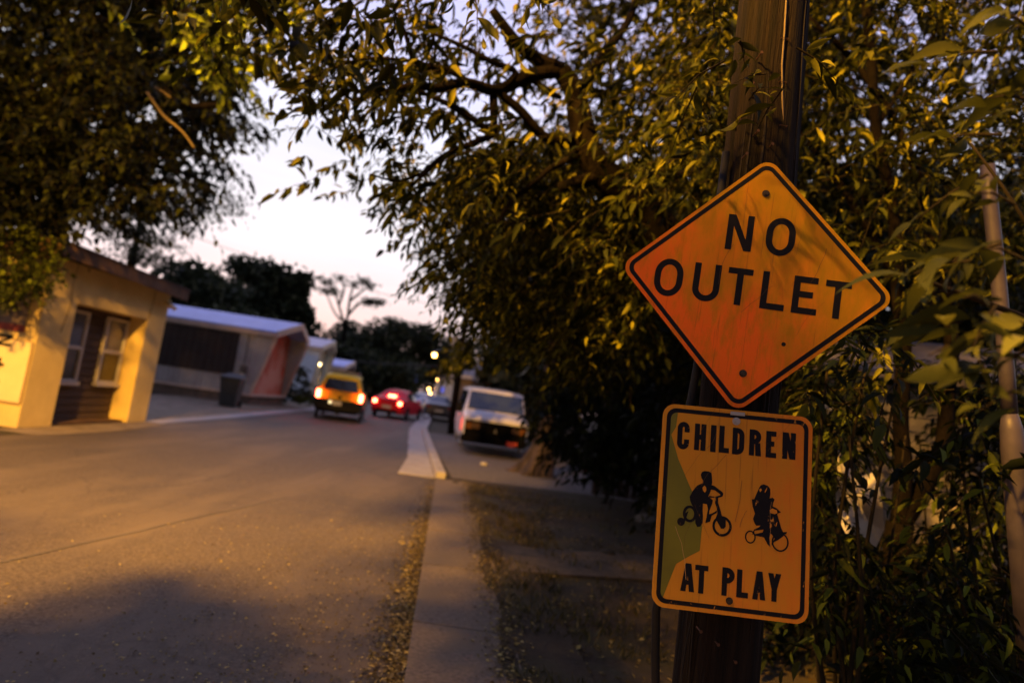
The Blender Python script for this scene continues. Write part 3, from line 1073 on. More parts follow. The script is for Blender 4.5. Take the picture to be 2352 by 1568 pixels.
def side_letter(ch, zc, xr, h, w, t):
    """capital turned a quarter turn so the text runs down the board"""
    q = MB()
    stroke_letter(q, ch, 0, 0, w, h, t, 0)
    for f in q.f:
        lb.poly([(xr - h + q.v[i][2], EX - .034 + q.v[i][1] * .5 - .001, zc - q.v[i][0]) for i in f][::-1])


side_letter('N', 1.53, -8.36, .26, .20, .05)
side_letter('I', 1.04, -8.41, .20, .055, .05)
side_letter('T', 1.13, -8.47, .20, .20, .045)
side_letter('O', .82, -8.42, .22, .20, .05)
lb.build('lettering', M_BLACK, ws, loc=ws.location)
us = empty('wall_notice', (-8.4, BY0 - .03, 1.9), 0, 'small framed notice with a red lower edge above the lettered board', 'notice')
MB().box(-8.85, -8.22, EX - .02, EX, 1.72, 2.3).build('panel', mat('notice_grey', (.22, .17, .15), rough=.7), us, loc=us.location)
MB().box(-8.85, -8.22, EX - .024, EX, 1.60, 1.72).build('red_edge', mat('notice_red', (.25, .05, .04), rough=.7), us, loc=us.location)
MB().prism([(-8.52, EX - .022, 1.98), (-8.40, EX - .022, 1.94), (-8.44, EX - .022, 2.08)], (0, -.003, 0)).build('arrow_mark', M_BLACK, us, loc=us.location)

# ================================================================== mobile homes
def ribbed(b, p0, p1, z0, z1, out, pitch=.22, depth=.018, mi=0, lean=V((0, 0, 0))):
    """vertical ribbed sheet between p0 and p1 (xy); lean shifts the top"""
    p0, p1, out = V(p0), V(p1), V(out)
    L = (p1 - p0).length
    n = max(1, int(L / pitch))
    pts = []
    for i in range(n):
        for f, d in ((0, 0), (.42, 0), (.5, 1), (.92, 1)):
            pts.append(p0 + (p1 - p0) * ((i + f) / n) + out * depth * d)
    pts.append(p1)
    for a, c in zip(pts, pts[1:]):
        b.poly([(a.x, a.y, z0), (c.x, c.y, z0), (c.x + lean.x, c.y + lean.y, z1), (a.x + lean.x, a.y + lean.y, z1)], mi)


def mobile_home(loc, rz, length, width, hwall, hridge, label, M_SIDE, M_ROOF, M_TRIM, M_END, M_SKIRT, lean=.4, panel=True, name='mobile_home', zfloor=.42, skew=0.0):
    """local frame: near-road front corner at origin, long wall along -X, end wall along +Y"""
    h = empty(name, loc, rz, label, 'mobile home')
    W_, L_ = width, length
    b = MB()
    ribbed(b, (-L_, 0, 0), (0, 0, 0), zfloor, hwall, (0, -1, 0), lean=V((0, 0, 0)))
    b.poly([(0, 0, zfloor), (0, -.001, zfloor), (lean, 0, hwall), (0, 0, hwall)])              # flared cheek of the near side
    b.poly([(-L_, W_, zfloor), (0, W_, zfloor), (0, W_, hwall), (-L_, W_, hwall)])
    b.poly([(0, W_, zfloor), (lean, W_, hwall), (0, W_, hwall)])
    b.poly([(-L_, 0, zfloor), (-L_, W_, zfloor), (-L_, W_, hwall), (-L_, W_ / 2, hridge), (-L_, 0, hwall)])
    b.build('wall', M_SIDE, h)
    e = MB()
    ribbed(e, (-.12, 0.03, 0), (-.12, W_ - .03, 0), zfloor, hwall, (1, 0, 0), mi=0)
    e.poly([(-.12, 0, hwall), (-.12, W_, hwall), (-.12, W_ / 2, hridge)])
    e.build('end_wall', M_END, h)
    r = MB()
    o = .10
    for s in (0, 1):
        y0 = -o if s == 0 else W_ + o
        zl = hwall - .02
        r.prism([(-L_ - .1, y0, zl), (lean + .06, y0, zl), (lean + .34, W_ / 2, hridge), (-L_ - .1, W_ / 2, hridge)], (0, 0, .07))
    r.build('roof', M_ROOF, h)
    t_ = MB()
    t_.box(-L_ - .1, lean + .03, -o - .02, -o + .03, hwall - .20, hwall - .02)
    # raked trim boards round the flared end
    for (ya, za, yb, zb, xa, xb) in ((-o, hwall, W_ / 2, hridge, lean + .02, lean + .30), (W_ / 2, hridge, W_ + o, hwall, lean + .30, lean + .02)):
        t_.prism([(xa, ya, za - .20), (xb, yb, zb - .20), (xb, yb, zb + .07), (xa, ya, za + .07)], (.06, 0, 0))
    t_.prism([(0.0, -.03, zfloor), (.10, -.03, zfloor), (lean + .08, -.03, hwall - .19), (lean - .02, -.03, hwall - .19)], (0, .07, 0))
    t_.prism([(0.0, W_ - .04, zfloor), (.10, W_ - .04, zfloor), (lean + .08, W_ - .04, hwall - .19), (lean - .02, W_ - .04, hwall - .19)], (0, .07, 0))
    t_.box(-L_, .12, -.025, -.003, zfloor - .06, zfloor + .05)
    t_.box(-.1, .12, 0, W_ + .03, zfloor - .06, zfloor + .05)
    t_.build('trim', M_TRIM, h, bevel=.006)
    k = MB()
    ribbed(k, (-L_, .06, 0), (0, .06, 0), -.02, zfloor - .06, (0, -1, 0), .3, .012)
    k.poly([(0, .06, -.02), (0, W_, -.02), (0, W_, zfloor - .06), (0, .06, zfloor - .06)])
    k.build('skirting', M_SKIRT, h)
    for o_ in h.children:                      # the road end is cut at an angle
        for v in o_.data.vertices:
            v.co.x += skew * v.co.y
    return h


M_SIDE1 = mat('grey_blue_sheet', (.40, .40, .42), (.30, .29, .30), scale=1.5, rough=.5, bump=.1, bscale=20)
M_ROOF1 = mat('white_tin_roof', (.38, .47, .92), (.31, .39, .80), scale=2, rough=.45)
M_TRIMP = mat('pinkish_trim', (.60, .48, .40), (.48, .38, .31), scale=6, rough=.6)
M_REDW = mat('red_glow_end_sheet', (.66, .16, .09), (.55, .12, .07), scale=.8, rough=.6, col3=(.66, .34, .26), scale3=.6)  # red sheet with pinkish brake-light glow mixed into its colour
M_SKIRT = mat('brown_skirting', (.17, .13, .105), (.10, .08, .065), scale=2, rough=.85)
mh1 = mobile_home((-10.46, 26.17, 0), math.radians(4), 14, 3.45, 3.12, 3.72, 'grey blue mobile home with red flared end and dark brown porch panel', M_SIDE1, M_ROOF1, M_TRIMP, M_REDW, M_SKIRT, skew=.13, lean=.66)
pn = MB()
ribbed(pn, (-9.0, -.03, 0), (-.78, -.03, 0), 1.12, 2.88, (0, -1, 0), .3, .02)
pn.build('porch_panel', mat('dark_brown_panel', (.035, .024, .022), (.022, .015, .014), scale=3, rough=.7), mh1)
MB().box(-4.35, -3.95, -.075, -.055, 1.12, 2.9).build('porch_post', M_BLACK, mh1)
mt = MB()
mt.box(-.52, -.26, -.16, -.03, 1.08, 1.58)
mt.tube([(-.39, -.16, 1.4), (-.39, -.22, 1.4)], [.09, .085], 14)
mt.tube([(-.39, -.09, 1.58), (-.39, -.09, 3.0)], .02, 8)
mt.build('electric_meter', mat('meter_grey', (.12, .11, .10), rough=.5), mh1)
MB().box(-.50, -.28, -.17, -.162, 1.1, 1.28).build('meter_tag', M_PLATE, mh1)
en = MB()
en.box(-.06, .06, .9, 1.35, 1.9, 2.35)
en.box(-.04, .09, 1.2, 1.5, 2.2, 2.6)
en.build('wall_ornament', mat('ornament_pale', (.55, .30, .22), rough=.6), mh1)
MB().box(.06, .12, 2.2, 2.8, .48, 2.45).build('door', mat('door_dark', (.05, .035, .03), rough=.5), mh1)

M_SIDE2 = mat('pale_blue_sheet', (.70, .82, .88), (.60, .7, .76), scale=1.5, rough=.5)
M_END2 = mat('cream_end_sheet', (.62, .56, .40), (.5, .44, .3), scale=2, rough=.6)
mh2 = mobile_home((-11.0, 35.6, 0), math.radians(3), 11, 3.3, 3.2, 3.75, 'pale blue mobile home behind the yellow car, with a cream end', M_SIDE2, mat('lilac_tin_roof', (.62, .58, .70), (.52, .49, .6), scale=2, rough=.5), mat('cream_trim', (.66, .58, .42), rough=.6), M_END2, M_SIDE2, lean=.35)
for y0, y1, z0, z1 in ((.25, 1.15, .9, 2.2), (1.7, 2.6, .55, 2.5)):
    w = MB()
    w.box(-.10, -.02, y0, y1, z0, z1)
    o = w.build('window', M_FRAME, mh2)
    p = MB()
    p.box(-.019, -.012, y0 + .12, y1 - .12, z0 + .12, (z0 + z1) / 2 - .04)
    p.box(-.019, -.012, y0 + .12, y1 - .12, (z0 + z1) / 2 + .04, z1 - .12)
    p.build('pane', mat('green_glass', (.12, .13, .05), rough=.2), o)
pl_ = MB()
pl_.tube([(.06, 1.42, 2.36), (.06, 1.42, 2.28), (.06, 1.42, 2.20)], [.05, .075, .03], 10)
pl_.build('porch_lamp', emis('porch_lamp_lit', (1.0, .72, .32), 10.0), mh2)
mh3 = mobile_home((-11.2, 42.5, 0), math.radians(3), 9, 3.2, 2.45, 2.95, 'low cream mobile home farthest along the left side of the street', mat('cream_sheet', (.78, .66, .5), rough=.6), M_ROOF1, M_TRIMP, mat('orange_end', (.5, .32, .2), rough=.6), M_SKIRT, lean=.25)
for y0 in (.5, 1.3, 2.1):
    w = MB()
    w.box(-.10, -.02, y0, y0 + .55, 1.2, 2.1)
    o = w.build('window', M_FRAME, mh3)
    p = MB()
    p.box(-.019, -.012, y0 + .08, y0 + .47, 1.28, 2.02)
    p.build('pane', M_PANE2, o)

# wheelie bin
bl = gp(524, 934)
bn = empty('wheelie_bin', (bl.x, bl.y, 0), math.radians(8), 'dark grey wheelie bin standing against the grey blue mobile home', 'rubbish bin')
M_BIN = mat('bin_plastic', (.045, .05, .055), (.03, .033, .036), scale=5, rough=.55)
b = MB()
b.loft([[V((sx * w, sy * d + .02, z)) for sx, sy in ((-1, -1), (1, -1), (1, 1), (-1, 1))] for w, d, z in ((.27, .30, .04), (.30, .34, .5), (.345, .40, 1.0), (.37, .43, 1.0), (.37, .43, 1.06))])
b.build('body', M_BIN, bn, bevel=.02)
b = MB()
b.loft([[V((sx * w, sy * d + .02, z + (.05 * sy))) for sx, sy in ((-1, -1), (1, -1), (1, 1), (-1, 1))] for w, d, z in ((.385, .45, 1.10), (.385, .45, 1.14), (.30, .36, 1.19))])
b.build('lid', M_BIN, bn, bevel=.015)
b = MB().tube([(-.3, .49, 1.04), (.3, .49, 1.04)], .02, 8)
b.build('handle', M_BIN, bn)
for s in (-1, 1):
    MB().tube([(s * .30, .30, .12), (s * .355, .30, .12)], .12, 16).build('wheel', M_RUBBER, bn)

# ================================================================== vehicles
def body_rings(st):
    R = []
    for (y, zs, ws, zm, wm, zb, wb, yr, zr, wr, crown_) in st:
        half = [(ws * .8, y, zs - .03), (ws, y, zs), (wm, y, zm), (wb, y, zb), (wr + (wb - wr) * .10, yr + (y - yr) * .10, zb + (zr - zb) * .9), (wr, yr, zr), (wr * .5, yr, zr + crown_ * .8)]
        R.append([V((-x, yy, z)) for x, yy, z in half] + [V((x, yy, z)) for x, yy, z in half[::-1]])
    return R


def wheel(parent, x, y, r, w):
    s = 1 if x > 0 else -1
    b = MB()
    prof = [(-.5, .72), (-.5, .93), (-.42, 1.0), (.42, 1.0), (.5, .93), (.5, .72), (.38, .66)]
    b.tube([(x + a * w, y, r) for a, k in prof], [r * k for a, k in prof], 24)
    o = b.build('wheel', M_RUBBER, parent, smooth=False)
    c = MB()
    xo = x + s * w * .42
    c.tube([(xo - s * .05, y, r), (xo, y, r)], [r * .64, r * .60], 20)
    for k in range(5):
        a = 2 * math.pi * k / 5
        c.tube([(xo + s * .004, y, r), (xo + s * .012, y + math.cos(a) * r * .56, r + math.sin(a) * r * .56)], [r * .13, r * .09], 6)
    c.build('rim', M_CHROME, o)
    return o


def side_glass(parent, st, i0, i1, f0=.06, f1=.94, h0=.1, h1=.86, push=.012):
    """one window on each flank, lying on the loft between belt and roof of stations i0..i1"""
    for s in (-1, 1):
        def P(st_, h):
            (y, zs, ws, zm, wm, zb, wb, yr, zr, wr, cr) = st_
            return V((s * (wb + (wr - wb) * h + push), y + (yr - y) * h, zb + (zr - zb) * h))
        A, B_ = st[i0], st[i1]
        q = []
        for f, h in ((f0, h0), (f1, h0), (f1, h1), (f0, h1)):
            q.append(P(A, h).lerp(P(B_, h), f))
        MB().prism(q, (-s * .008, 0, 0)).build('side_window', M_GLASS, parent)


def arches(parent, W_, ys, r):
    for s in (-1, 1):
        for y in ys:
            MB().tube([(s * (W_ - .06), y, r), (s * (W_ + .006), y, r)], [r * 1.17, r * 1.17], 24).build('wheel_arch', M_BLACK, parent)


# --- yellow SUV seen from behind
def paint(n, c):
    return mat(n, c, tuple(x * .9 for x in c), scale=2, rough=.28, spec=.5, coat=.4)


M_YEL = mat('yellow_car_paint', (.70, .52, .02), (.6, .45, .018), scale=2, rough=.5, spec=.25)
suv_y = (gp(725, 963).y + gp(824, 973).y) / 2 + .05
ga, gb = gp(722, 962), gp(830, 973)
SUV = empty('offroad_car', ((ga.x + gb.x) / 2 - .12, (ga.y + gb.y) / 2, 0), math.radians(10), 'yellow off-road car with roof rack driving away with lit tail lights', 'car')
st = [(0.06, .52, .78, .80, .84, 1.12, .82, .24, 1.70, .60, .03), (.22, .46, .82, .80, .87, 1.14, .86, .40, 1.76, .64, .04), (1.2, .42, .83, .80, .88, 1.14, .87, 1.2, 1.80, .65, .04),
      (2.35, .42, .83, .80, .88, 1.13, .87, 2.2, 1.76, .64, .04), (3.1, .42, .83, .80, .88, 1.10, .86, 2.6, 1.66, .62, .03), (3.25, .42, .83, .80, .88, 1.09, .86, 3.22, 1.14, .70, .02),
      (4.3, .44, .82, .78, .86, 1.02, .84, 4.28, 1.06, .66, .02), (4.48, .5, .76, .76, .8, .96, .78, 4.46, .98, .6, .01)]
b = MB().loft(body_rings(st))
b.build('body', M_YEL, SUV, smooth=False, bevel=.02)
b = MB()
b.prism([(-.66, .082, 1.17), (.66, .082, 1.17), (.55, .205, 1.60), (-.55, .205, 1.60)], (0, -.012, 0))
b.build('rear_window', M_GLASS, SUV, bevel=.01)
side_glass(SUV, st, 1, 2)
side_glass(SUV, st, 2, 3, .03, .97)
side_glass(SUV, st, 3, 4, .03, .80)
b = MB()
b.box(-.88, .88, -.10, .14, .40, .80)
b.box(-.74, .74, .2, 4.2, .30, .46)
b.box(-.90, -.84, .1, 4.3, .38, .58)
b.box(.84, .90, .1, 4.3, .38, .58)
b.build('bumper', M_BLACK, SUV, bevel=.03)
arches(SUV, .875, (.95, 3.6), .37)
for s in (-1, 1):
    MB().box(s * .80 - .075, s * .80 + .075, -.015, .12, .82, 1.12).build('tail_light', M_RED_ON, SUV, bevel=.02)
    m = MB()
    m.box(s * .97 - .11, s * .97 + .11, 2.72, 2.82, 1.12, 1.30)
    m.build('mirror', M_BLACK, SUV, bevel=.03)
    for y in (.95, 3.6):
        wheel(SUV, s * .74, y, .37, .29)
MB().box(-.22, .12, -.118, -.102, .60, .76).build('licence_plate', M_PLATE, SUV)
MB().tube([(-.31, -.10, .70), (-.31, -.112, .70)], .055, 12).build('plate_lamp', emis('warm_plate_lamp', (1, .8, .4), 2.0), SUV)
MB().box(-.08, .08, .045, .056, .86, .96).build('door_latch', M_BLACK, SUV)
b = MB()
for s in (-1, 1):
    b.tube([(s * .55, .5, 1.83), (s * .55, .55, 1.92), (s * .55, 2.2, 1.92), (s * .55, 2.3, 1.8)], .022, 8)
for y in (.7, 1.2, 1.7):
    b.tube([(-.56, y, 1.92), (.56, y, 1.92)], .018, 8)
b.box(-.5, .5, .5, .8, 1.82, 1.93)
b.build('roof_rack', mat('rack_grey', (.16, .17, .2), rough=.5), SUV)
b = MB()
b.box(-.4, -.1, .066, .078, 1.04, 1.10)
b.box(.0, .30, .066, .078, 1.04, 1.10)
b.build('emblem', mat('emblem_gold', (.62, .45, .06), rough=.7), SUV)
MB().box(-.09, .09, .1, .3, .25, .44).build('tow_hitch', M_BLACK, SUV)

# --- red sedan ahead of it
M_REDP = mat('red_car_paint', (.66, .010, .03), (.6, .009, .028), scale=2, rough=.5, spec=.2)


def sedan(name, label, loc, rz, M_BODY, tail=True, lights=None, L=4.5, W_=.88, group=None, scale=1.0, headlit=False):
    r = empty(name, loc, rz, label, 'car', group)
    st = [(0.0, .42, W_ * .86, .62, W_ * .93, .92, W_ * .86, .02, .96, W_ * .74, .02), (.18, .30, W_ * .94, .62, W_, .98, W_ * .93, .2, 1.02, W_ * .78, .02),
          (.75, .28, W_ * .95, .62, W_, 1.0, W_ * .94, .70, 1.06, W_ * .76, .03), (1.0, .28, W_ * .95, .62, W_, .99, W_ * .94, 1.45, 1.42, W_ * .62, .05), (2.2, .28, W_ * .95, .62, W_, .97, W_ * .94, 2.2, 1.47, W_ * .63, .05),
          (2.9, .28, W_ * .95, .62, W_, .95, W_ * .94, 2.55, 1.40, W_ * .61, .05), (3.3, .28, W_ * .95, .60, W_, .92, W_ * .93, 3.3, .96, W_ * .72, .03), (4.3, .30, W_ * .92, .58, W_ * .96, .78, W_ * .88, 4.26, .80, W_ * .66, .02), (L, .38, W_ * .78, .54, W_ * .82, .68, W_ * .74, L - .02, .69, W_ * .55, .01)]
    MB().loft(body_rings(st)).build('body', M_BODY, r, bevel=.03)
    b = MB()
    b.prism([(-.62, .86, 1.075), (.62, .86, 1.075), (.50, 1.42, 1.40), (-.50, 1.42, 1.40)], (0, -.02, .02))
    b.build('rear_window', M_GLASS, r)
    b = MB()
    b.prism([(-.60, 3.22, .985), (.60, 3.22, .985), (.50, 2.60, 1.38), (-.50, 2.60, 1.38)], (0, .02, .02))
    b.build('windscreen', M_GLASS, r)
    side_glass(r, st, 3, 4, .06, .96)
    side_glass(r, st, 4, 5, .04, .9)
    b = MB()
    b.box(-.55, .55, -.02, .05, .30, .46)
    arches(r, W_ - .005, (.95, 3.6), .31)
    b.build('lower_trim', M_BLACK, r)
    for s in (-1, 1):
        if tail:
            MB().box(s * .66 - .10, s * .66 + .10, -.025, .12, .72, .90).build('tail_light', M_RED_ON, r, bevel=.03)
        else:
            MB().box(s * .66 - .12, s * .66 + .12, -.02, .12, .72, .88).build('tail_light', mat('tail_dark', (.25, .01, .015), rough=.3), r, bevel=.03)
        MB().box(s * .62 - .14, s * .62 + .14, L - .16, L - .01, .52, .66).build('headlight', M_HEAD if headlit else mat('lamp_glass_off', (.5, .5, .5), rough=.1), r, bevel=.03)
        MB().box(s * (W_ + .07) - .09, s * (W_ + .07) + .09, 2.75, 2.85, .95, 1.08).build('mirror', M_BODY, r, bevel=.02)
        for y in (.95, 3.6):
            wheel(r, s * (W_ - .11), y, .31, .22)
    MB().box(-.24, .24, -.035, -.022, .52, .66).build('licence_plate', M_PLATE, r)
    return r


ga, gb = gp(856, 952), gp(938, 967)
RED = sedan('sedan', 'red sedan with bright brake lights ahead of the yellow car', ((ga.x + gb.x) / 2 - .10, (ga.y + gb.y) / 2 - 1.0, 0), math.radians(-6), M_REDP)
MB().box(-.20, .20, .70, .86, 1.07, 1.20).build('brake_light', M_RED_ON, RED, bevel=.01)
q = gp(1010, 966)
sedan('sedan', 'dark navy sedan parked behind the wooden pole on the right verge', (q.x - .1, q.y - .5, 0), math.radians(8), paint('navy_car_paint', (.02, .03, .06)), tail=False)
q = gp(948, 944)
CB = sedan('sedan', 'silver blue sedan with headlights on, facing the camera beyond the red sedan', (q.x + .2, q.y + 4.0, 0), math.radians(186), paint('silver_blue_paint', (.28, .34, .46)), tail=False, headlit=True)

# --- white van parked facing the camera
M_VAN = mat('white_van_paint', (.82, .82, .86), (.74, .74, .78), scale=2, rough=.35, coat=.3)
VAN = empty('van', (-.10, 18.5, 0), math.radians(7.0), 'white van parked nose first on the gravel behind the tree', 'van')
st = [(0.0, .52, .86, .78, .93, 1.00, .91, .04, 1.05, .80, .01), (.08, .46, .92, .78, .98, 1.08, .96, .12, 1.13, .86, .02), (.52, .42, .94, .80, 1.0, 1.18, .98, .56, 1.28, .90, .03), (1.15, .42, .95, .80, 1.0, 1.22, .99, 1.15, 1.92, .84, .04),
      (2.4, .42, .95, .80, 1.0, 1.22, .99, 2.3, 1.98, .85, .05), (4.35, .42, .95, .80, 1.0, 1.22, .99, 4.3, 1.98, .85, .05), (4.55, .46, .92, .8, .96, 1.18, .95, 4.45, 1.90, .80, .03)]
MB().loft(body_rings(st)).build('body', M_VAN, VAN, bevel=.025)
MB().prism([(-.86, .560, 1.325), (.86, .560, 1.325), (.80, 1.045, 1.855), (-.80, 1.045, 1.855)], (0, .05, -.045)).build('windscreen', mat('blue_glass', (.05, .075, .11), (.03, .045, .07), scale=1.2, rough=.05, spec=.9), VAN, bevel=.01)
side_glass(VAN, st, 2, 3, .45, .97, .08, .84)
side_glass(VAN, st, 3, 4, .03, .95)
side_glass(VAN, st, 4, 5, .02, .96)
b = MB()
for i in range(5):
    z = .62 + i * .062
    b.box(-.47, .47, -.022, .01, z, z + .04)
b.box(-.91, .91, -.012, .03, .54, .99)
b.build('grille', mat('matt_black', (.006, .006, .007), rough=.9, spec=.03), VAN)
b = MB()
b.box(-.93, .93, -.10, .10, .36, .585)
b.box(-.97, -.90, .1, .35, .36, .585)
b.box(.90, .97, .1, .35, .36, .585)
b.build('bumper', mat('matt_black', (.006, .006, .007), rough=.9, spec=.03), VAN, bevel=.03)
for s in (-1, 1):
    MB().box(s * .60 - .12, s * .60 + .12, -.035, .0, .76, .92).build('headlight', mat('head_glass', (.10, .06, .05), rough=.4, spec=.2), VAN, bevel=.01)
    MB().box(s * .80 - .075, s * .80 + .075, -.02, .10, .74, .92).build('turn_signal', mat('amber_lens', (.20, .07, .01), rough=.4), VAN, bevel=.01)
    MB().box(s * 1.08 - .09, s * 1.08 + .09, 1.02, 1.16, 1.16, 1.46).build('mirror', M_BLACK, VAN, bevel=.03)
    for y in (.85, 3.6):
        wheel(VAN, s * .82, y, .35, .23)
MB().box(-.7, .7, .5, 4.3, .34, .46).build('underbody', M_BLACK, VAN)
MB().prism([(0.0, -.03, .84), (-.06, -.03, .70), (.06, -.03, .70)], (0, -.008, 0)).build('emblem', M_CHROME, VAN)
MB().box(.36, .68, -.118, -.102, .38, .52).build('licence_plate', mat('red_plate', (.5, .06, .05), rough=.5), VAN)
b = MB()
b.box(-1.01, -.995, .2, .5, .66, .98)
b.build('red_glow_panel', emis('red_glint', (1.0, .12, .06), 1.1), VAN)  # emissive panel standing for the red glow on the van's side
b = MB()
b.tube([(-.95, .12, .86), (-.965, .12, .86)], .06, 10)
b.build('side_marker', emis('marker_lit', (1.0, .35, .2), 3.5), VAN)
# small dim cars far down the street
for i, (px, py, c, lab) in enumerate(((990, 925, (.05, .08, .12), 'tiny dark blue car at the far end of the right kerb'), (968, 918, (.10, .10, .11), 'tiny grey car farthest down the street'))):
    q = gp(px, py + 8)
    sedan('sedan', lab, (q.x + .6, min(q.y, 70 + 8 * i), 0), math.radians(6), paint('far_paint_%s' % 'ab'[i], c), tail=False)

# ================================================================== far houses, poles and lamps
TH = empty('tan_house', (-2.9, 36.5, 0), math.radians(2), 'tan shed-like house with white corner trim behind the van', 'house')
M_TAN = mat('tan_siding', (.34, .26, .20), (.26, .2, .15), scale=3, rough=.8, stretch=(.3, .3, 4))
MB().box(0, 7.5, 0, 5, 0, 2.75).build('wall', M_TAN, TH)
b = MB()
b.prism([(-.35, -.3, 2.75), (7.9, -.3, 2.75), (7.9, 2.5, 3.5), (-.35, 2.5, 3.5)], (0, 0, .12))
b.prism([(-.35, 5.3, 2.75), (7.9, 5.3, 2.75), (7.9, 2.5, 3.5), (-.35, 2.5, 3.5)], (0, 0, .12))
b.build('roof', mat('grey_roof', (.20, .18, .19), rough=.9), TH)
b = MB()
b.box(-.03, .14, -.03, .14, 0, 2.72)
b.box(-.36, 7.9, -.33, -.29, 2.68, 2.9)
b.build('trim', M_WHITE, TH)
w = MB().box(3.2, 4.4, -.05, .02, 1.0, 2.1).build('window', M_FRAME, TH)
MB().box(3.3, 4.3, -.06, -.05, 1.1, 2.0).build('pane', M_PANE1, w)
WH = empty('white_house', (-6.1, 56, 0), math.radians(4), 'small pale house with a blue window far behind the tan house', 'house')
MB().box(0, 4, 0, 5, 0, 3.0).build('wall', M_WHITE, WH)
MB().prism([(-.2, -.2, 3.0), (4.2, -.2, 3.0), (2.0, -.2, 3.9)], (0, 5.4, 0)).build('roof', mat('grey_roof', (.20, .18, .19), rough=.9), WH)
w = MB().box(.4, .8, -.05, .01, 1.7, 2.3).build('window', M_FRAME, WH)
MB().box(.46, .74, -.06, -.05, 1.76, 2.24).build('pane', emis('blue_window_glow', (.15, .2, 1.0), .5), w)
FB = empty('far_house', (-17.0, 70, 0), math.radians(5), 'dim long house across the end of the street, purple in the dusk', 'house')
MB().box(0, 7, 0, 5, 0, 2.6).build('wall', mat('dusk_wall', (.25, .2, .22), rough=.8), FB)
MB().prism([(-.2, -.3, 2.6), (-.2, 5.3, 2.6), (-.2, 2.5, 3.5)], (7.4, 0, 0)).build('roof', M_ROOF1, FB)
for i in range(3):
    w = MB().box(.8 + i * 2.1, 1.6 + i * 2.1, -.05, .01, 1.0, 2.0).build('window', M_FRAME, FB)
    MB().box(.88 + i * 2.1, 1.52 + i * 2.1, -.06, -.05, 1.08, 1.92).build('pane', M_PANE2 if i else emis('window_lit', (1, .6, .25), .8), w)

pl = gp(1040, 964)
P2 = empty('utility_pole', (pl.x, 33.0 * 1.0, 0), 0, 'slim dark wooden pole between the navy sedan and the white van', 'utility pole')
pb_ = at(1040, 964, 27.0)
P2.location = (pb_.x, 27.0, 0)
top = at(1062, 780, 27.0)
MB().tube([(pb_.x, 27, -.05), ((pb_.x + top.x) / 2, 27, top.z / 2), (top.x, 27, top.z + 2.5)], [.16, .15, .12], 12).build('shaft', M_POLE, P2, smooth=True, loc=P2.location)
ins = MB()
ins.tube([(top.x - .3, 26.85, top.z - .6), (top.x - .3, 26.85, top.z + .1)], .13, 12)
ins.build('transformer', mat('transformer_grey', (.3, .33, .4), rough=.5), P2, loc=P2.location)


def street_lamp(px, py, Y, label, r, group):
    c = at(px, py, Y)
    L = empty('street_lamp', (c.x + .9, Y, 0), 0, label, 'street lamp', group)
    MB().tube([(0, 0, 0), (0, 0, c.z + .6)], [.1, .07], 10).build('post', M_POLE, L)
    MB().tube([(0, 0, c.z + .35), (-.45, 0, c.z + .5), (-.9, 0, c.z + .28)], .03, 8).build('arm', M_CHROME, L)
    MB().tube([(-.9, 0, c.z + .30), (-.9, 0, c.z + .12)], [r * .5, r * 1.3], 14).build('lamp_shade', M_CHROME, L)
    b = MB()
    b.tube([(-.9, 0, c.z + r * 1.0), (-.9, 0, c.z + r * .7), (-.9, 0, c.z), (-.9, 0, c.z - r * .7), (-.9, 0, c.z - r)], [r * .3, r * .75, r, r * .75, r * .2], 14)
    b.build('bulb', M_SOD, L, smooth=True)
    return L


street_lamp(998, 815, 52, 'nearer of the two lit sodium street lamps, the higher one', .17, None)
street_lamp(1006, 872, 75, 'lower lit sodium street lamp farther off, under the leaves', .16, None)
for px, py, Y, lab in ((985, 893, 62, 'lit lantern on a post, topmost of the cluster past the silver blue sedan'), (978, 905, 58, 'lit lantern on a post, lowest of the cluster past the silver blue sedan'),
                       (1003, 893, 66, 'lit lantern on a post to the right of the lantern cluster'), (988, 903, 60, 'lit lantern on a post in the middle of the cluster'), (922, 912, 50, 'lit lantern on a post above the red sedan')):
    c = at(px, py, Y)
    L = empty('lantern_post', (c.x, Y, 0), 0, lab, 'lantern', 'lit lanterns far down the street')
    MB().tube([(0, 0, 0), (0, 0, c.z - .12)], .04, 8).build('post', M_BLACK, L)
    MB().tube([(0, 0, c.z - .12), (0, 0, c.z + .10)], [.07, .12], 8).build('lamp', emis('lantern_lit', (1.0, .5, .12), 22.0), L)
    MB().tube([(0, 0, c.z + .10), (0, 0, c.z + .2)], [.15, .02], 8).build('cap', M_BLACK, L)

# overhead cables
for lab, a, bq, sag in (('thin overhead cable crossing the pale sky above the homes', at(380, 520, 45), at(1000, 700, 60), .5), ('thin overhead cable low across the dark trees at the end of the street', at(650, 800, 48), at(1063, 842, 27), .3)):
    pts = []
    for i in range(13):
        t_ = i / 12
        p = a.lerp(bq, t_)
        p.z -= sag * 4 * t_ * (1 - t_)
        pts.append(p)
    o = MB().tube(pts, .022, 5).build('overhead_cable', M_BLACK)
    tag(o, lab, 'cable')

# ================================================================== dark board fence and white shed behind the right-hand shrubs
F0, F1 = V((2.15, 13.3, 0)), V((8.5, 11.6, 0))
fen = empty('board_fence', F0, math.atan2(F1.y - F0.y, F1.x - F0.x), 'dark vertical board fence in the shade behind the signs', 'fence')
Lf = (F1 - F0).length
b = MB()
n = int(Lf / .15)
for i in range(n):
    h_ = 2.15 + .05 * math.sin(i * 2.3)
    b.box(i * .15, i * .15 + .138, -.012 + .004 * (i % 3), .012, .03, h_)
b.build('boards', mat('fence_wood', (.07, .045, .035), (.035, .024, .02), scale=4, rough=.95, bump=.5, bscale=14, stretch=(4, 4, .3)), fen)
for i in range(4):
    MB().box(i * 2.1 - .05, i * 2.1 + .05, .014, .11, 0, 2.2).build('post', M_FASC, fen)

